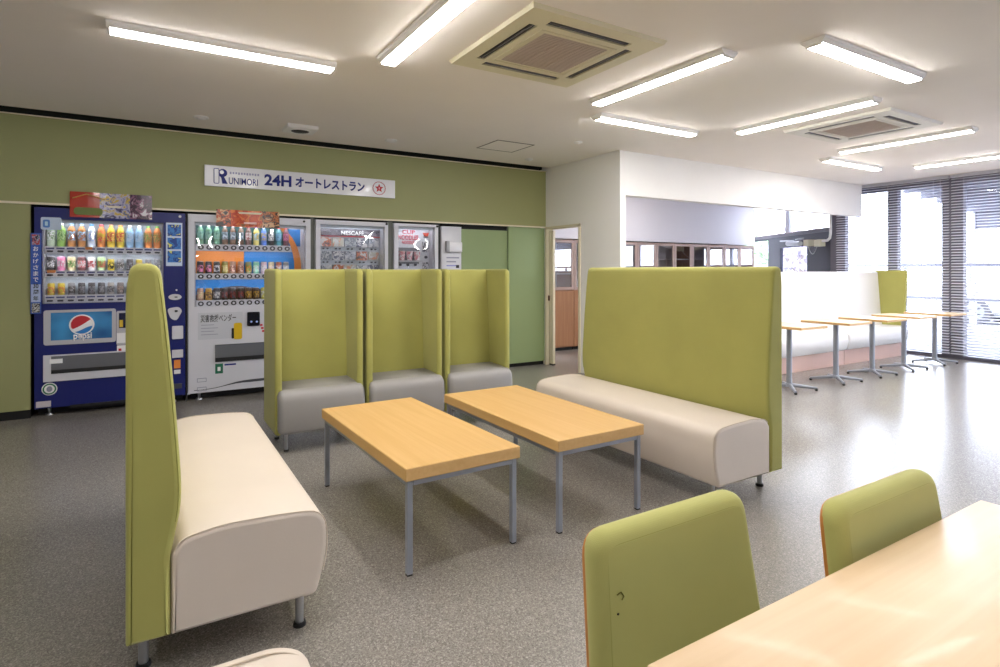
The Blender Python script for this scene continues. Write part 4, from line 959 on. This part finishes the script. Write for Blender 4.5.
# ------------------------------------------------------------------ wall sign
a, b, z0, z1 = .452, 2.405, 2.092, 2.297
sg = tag(obj('wall_sign', MB().rbox(a, b, WALLY - .022, WALLY, z0, z1, .003, 1), M_plas), 'long white sign with blue Japanese lettering on the green header', 'sign'); ys = WALLY - .022
def SX(px, py): return W(px, py)
x_a, zt = SX(264, 175.5); x_b, _ = SX(288.5, 190)
text('lettering', '24H', W(264, 180)[0], W(291, 180)[0], z0 + .045, z1 - .045, ys, M_ink, sg, bold=.034)
text('lettering', 'オートレストラン', W(295, 180)[0], W(364, 185)[0], z0 + .05, z1 - .05, ys, M_ink, sg, bold=.034)
text('lettering', 'UNIMORI', W(228.5, 180)[0], W(257.5, 180)[0], z0 + .030, z0 + .098, ys, M_ink, sg, bold=.010)
xl = W(213.8, 175)[0]; xm = W(218.8, 175)[0]; xe = W(227, 175)[0]; zl0, zl1 = z0 + .03, z1 - .03
op = round_poly([(xl, zl0), (xm, zl0), (xm, zl1), (xl, zl1)], .012, 3)
obj('logo_bar', MB().tube([(p_[0], ys - .001, p_[1]) for p_ in op], .004, 5, close=True), mat('violet blue print', (96, 96, 160), .5), sg)
rr_ = (zl1 - zl0) * .27; obj('logo_circle', disc(MB(), xe - rr_, zl1 - rr_, rr_, rr_, ys - .0015, ys), M_ink, sg); obj('logo_cut', disc(MB(), xe - rr_ * 1.25, zl1 - rr_ * .85, rr_ * .48, rr_ * .48, ys - .0025, ys - .001), M_plas, sg)
obj('logo_leg', MB().prism([(xm - .004, zl0 + .085), (xe - .03, zl0 + .07), (xe + .005, zl0), (xe - .045, zl0), (xm + .02, zl0 + .055)], 'y', ys - .0015, ys), M_ink, sg)
for k in range(11): x = W(229.5, 175)[0] + k * .0255; obj('small_print', MB().box(x, x + .016, ys - .001, ys, z1 - .075 + (k % 3) * .002, z1 - .052), mat('pale violet print', (150, 150, 184), .5), sg)
cx, cz = W(378.5, 188); cz = (z0 + z1) / 2; R = .072
obj('badge_ring', MB().tube([(cx + (R + .003 * (-1) ** k) * math.cos(k * PI / 20), ys - .001, cz + (R + .003 * (-1) ** k) * math.sin(k * PI / 20)) for k in range(40)], .0035, 5, close=True), M_inkr, sg)
star = []
for k in range(10): q = PI / 2 + k * PI / 5; rad = .052 if k % 2 == 0 else .023; star.append((cx + rad * math.cos(q), cz + rad * math.sin(q)))
obj('badge_star', MB().prism(star, 'y', ys - .0015, ys), M_inkr, sg); obj('star_mark', MB().box(cx - .006, cx + .006, ys - .0025, ys - .001, cz - .012, cz + .012), mat('pale pink mark', (240, 190, 196), .5), sg)

# ------------------------------------------------------------------ security camera on the entrance screen
t = thing('security_camera', 'grey barrel camera with junction boxes and conduit on the dark entrance screen', 'camera', E(0.9, 1.75, .02))
o0 = Vector(E(0.9, 1.75, .02)); M_sec = mat('light grey camera metal', (186, 188, 196), .4, .3); M_jb = mat('cream junction box', (222, 220, 196), .5)
def S_(tt, z, off): return Vector(E(tt, z, off)) - o0
def pxt(px): return 332.0 / (px - 500) * (FWD.dot(P0)) - FWD.dot(P0) if False else (RGT.dot(P0) * FPX / (px - 500) - FWD.dot(P0))
def pz(px, py): return CAMH + (HOR - py) / FPX * (RGT.dot(P0) * FPX / (px - 500))
bl = [S_(pxt(808), pz(808, 243.5), .14), S_(pxt(795), pz(795, 243.6), .14)]
obj('barrel', MB().tube(bl, .045, 14), M_sec, t); obj('sun_shield', MB().tube([S_(pxt(802), pz(802, 241), .15), S_(pxt(788), pz(788, 241.3), .15)], .014, 8), M_sec, t)
obj('bracket', MB().tube([S_(pxt(803), pz(803, 240), .14), S_(pxt(804), pz(804, 238.5), .0)], .016, 8), M_sec, t)
for px in (811.5, 822.5):
    c = S_(pxt(px), pz(px, 243), .05); ax = ED
    mbx = MB(); vs = [c + ED * (s1 * .09) + EN * (s2 * .05) + Vector((0, 0, s3 * .06)) for s1 in (-1, 1) for s2 in (-1, 1) for s3 in (-1, 1)]
    mbx.add(vs, [(0, 1, 3, 2), (4, 6, 7, 5), (0, 4, 5, 1), (2, 3, 7, 6), (0, 2, 6, 4), (1, 5, 7, 3)]); obj('junction_box', mbx, M_jb, t)
lp = [S_(pxt(811.5 + 9 * k / 10), pz(812 + 9 * k / 10, 246.5 + 7.5 * math.sin(PI * k / 10)), .06) for k in range(11)]
obj('cable', MB().tube(lp, .009, 6), M_sec, t)
cd = [S_(pxt(825), pz(825, 241), .05), S_(pxt(831), pz(831, 240.5), .06), S_(pxt(834), pz(834, 238), .07), S_(pxt(835.3), pz(835.3, 233), .08), S_(pxt(835.3), CZ - .02, .08)]
obj('conduit', MB().tube(cd, .022, 8), M_inkw, t)

# ------------------------------------------------------------------ outside: forecourt, canopy, rail, parked car, trees
struct('ground_outside', MB().box(XW + .1, 60, -40, 60, -.12, -.02), mat('grey forecourt asphalt', (122, 122, 128), .8, noise=.6, var=.05), 'grey asphalt forecourt outside the windows')
t = thing('canopy', 'white forecourt canopy outside the windows', 'canopy', (10.2, -6, 0))
M_can = mat('white canopy sheet', (206, 206, 216), .6); M_canb = mat('grey canopy beam', (112, 112, 124), .6)
obj('roof_sheet', MB().prism([(0.1, 2.95), (4.6, 2.62), (4.6, 2.66), (.1, 2.99)], 'y', 0, 11.2), M_can, t)
for k in range(7): x = .3 + k * .68; z = 2.95 - x / 4.5 * .33; obj('purlin', MB().box(x, x + .07, 0, 11.2, z - .15, z), M_canb, t)
obj('fascia', MB().box(4.55, 4.65, 0, 11.2, 2.12, 2.62), M_canb, t)
for y in (2.5, 7.0, 9.4, 11.1): obj('post', MB().box(4.5, 4.6, y, y + .09, -.02, 2.6), M_can, t)
t = thing('guard_rail', 'pale horizontal guard rail on the forecourt', 'railing', (14.3, -5, 0))
for z in (1.35, .62): obj('rail', MB().box(0, .06, 0, 26, z, z + .07), M_canb, t)
for k in range(8): obj('post', MB().box(0, .06, 1 + k * 3.4, 1.06 + k * 3.4, -.02, 1.35), M_canb, t)
# car, side on, nose towards +Y
def car(loc, rz, label):
    t = thing('car', label, 'car', loc, rz)
    M_cp = mat('white car paint', (226, 228, 234), .25, coat=.5); M_cg = mat('blue grey car glass', (120, 134, 160), .08, coat=.5); M_tyre = mat('tyre rubber', (70, 70, 76), .8)
    body = round_poly([(-2.05, .28, .1), (2.0, .26, .12), (2.12, .55, .12), (2.0, .78, .12), (1.15, .92, .15), (.45, 1.38, .25), (-1.25, 1.42, .25), (-2.0, .98, .15), (-2.12, .6, .1)], .1, 5)
    bm_ = MB().pillow(body, -.84, .84, .12, axis='x')
    bm_.v = [((q[0] * (1 - .16 * max(0, (q[2] - .9)) / .5)), q[1], q[2]) for q in bm_.v]
    b = obj('body', bm_, M_cp, t)
    for s in (-1, 1):
        for poly in ([(-.25, .94), (.95, .93), (.38, 1.29), (-.25, 1.31)], [(-.32, .94), (-.32, 1.31), (-1.15, 1.32), (-1.6, .97)]):
            g = MB(); xo = .842
            g.add([(s * (xo * (1 - .16 * max(0, p_[1] - .9) / .5) + dx), p_[0], p_[1]) for dx in (-.01, .006) for p_ in poly], [(0, 1, 2, 3), (4, 5, 6, 7), (0, 1, 5, 4), (1, 2, 6, 5), (2, 3, 7, 6), (3, 0, 4, 7)]); obj('side_window', g, M_cg, t)
        for y in (1.3, -1.3):
            w = MB(); w.lathe([(.31, -.1), (.325, -.06), (.325, .06), (.31, .1)], n=28); w.v = [(q[2], q[0], q[1]) for q in w.v]
            wo = obj('wheel', w, M_tyre, t, (s * .76, y, .305))
            h = MB(); h.lathe([(.19, -.11), (.2, -.1), (.2, .1), (.19, .11)], n=20); h.v = [(q[2], q[0], q[1]) for q in h.v]; hb = obj('hub_cap', h, M_steel, wo)
            for k in range(5):
                q = 2 * PI * k / 5; obj('spoke_gap', MB().lathe([(.035, 0), (.035, .004)], n=10), M_tyre, wo).matrix_local = Matrix.Translation((s * .111, .115 * math.cos(q), .115 * math.sin(q))) @ Matrix.Rotation(PI / 2, 4, 'Y')
        obj('mirror', MB().rbox(min(s * .84, s * .98), max(s * .84, s * .98), .72, .84, .92, 1.04, .03), M_cp, t)
    ws = MB(); ws.add([(-.66, 1.08, .975), (.66, 1.08, .975), (.58, .56, 1.33), (-.58, .56, 1.33), (-.66, 1.1, .985), (.66, 1.1, .985), (.58, .58, 1.345), (-.58, .58, 1.345)], [(0, 1, 2, 3), (4, 5, 6, 7), (0, 1, 5, 4), (1, 2, 6, 5), (2, 3, 7, 6), (3, 0, 4, 7)]); obj('windscreen', ws, M_cg, t)
v = ray(975, 324); pc = Vector((0, 0, CAMH)) + v * (-CAMH / v.z)
car((pc.x + .8, pc.y - 1.3, -.02), 0, 'white parked car seen through the blinds')
def tree(loc, h, r, cols, label, n=2600):
    t = thing('tree', label, 'tree', loc); obj('trunk', MB().tube([(0, 0, -.02), (.05, 0, h * .4), (0, .08, h * .75)], [.12, .09, .05], 10), mat('bark', (120, 104, 96), .9), t)
    for a in range(5): q = a * 1.257; obj('branch', MB().tube([(.03, 0, h * .38), (math.cos(q) * r * .5, math.sin(q) * r * .5, h * .65), (math.cos(q) * r * .8, math.sin(q) * r * .8, h * .85)], [.05, .035, .015], 6), MATS['bark'], t)
    rnd = random.Random(int(h * 100)); mb = MB()
    for k in range(n):
        u = Vector((rnd.gauss(0, 1), rnd.gauss(0, 1), rnd.gauss(0, 1))); u.normalize(); p = u * (r * rnd.random() ** .4); p = Vector((p.x, p.y, h * .68 + p.z * .75))
        d1 = Vector((rnd.uniform(-1, 1), rnd.uniform(-1, 1), rnd.uniform(-1, 1))).normalized() * .09; d2 = d1.cross(u).normalized() * .05
        mb.add([p - d1, p + d2, p + d1, p - d2], [(0, 1, 2, 3)])
    lf = obj('foliage', mb, cols, t); lf['kind'] = 'stuff'
tree((16.4, 11.1, -.02), 2.5, .95, mat('pale green leaves', (150, 186, 130), .7, noise=4, var=.3), 'pale green leafy tree outside the entrance')
tree((15.6, 9.4, -.02), 2.7, .95, mat('grey violet leaves', (150, 140, 160), .7, noise=4, var=.3), 'grey violet shrub tree behind the entrance glass', 700)
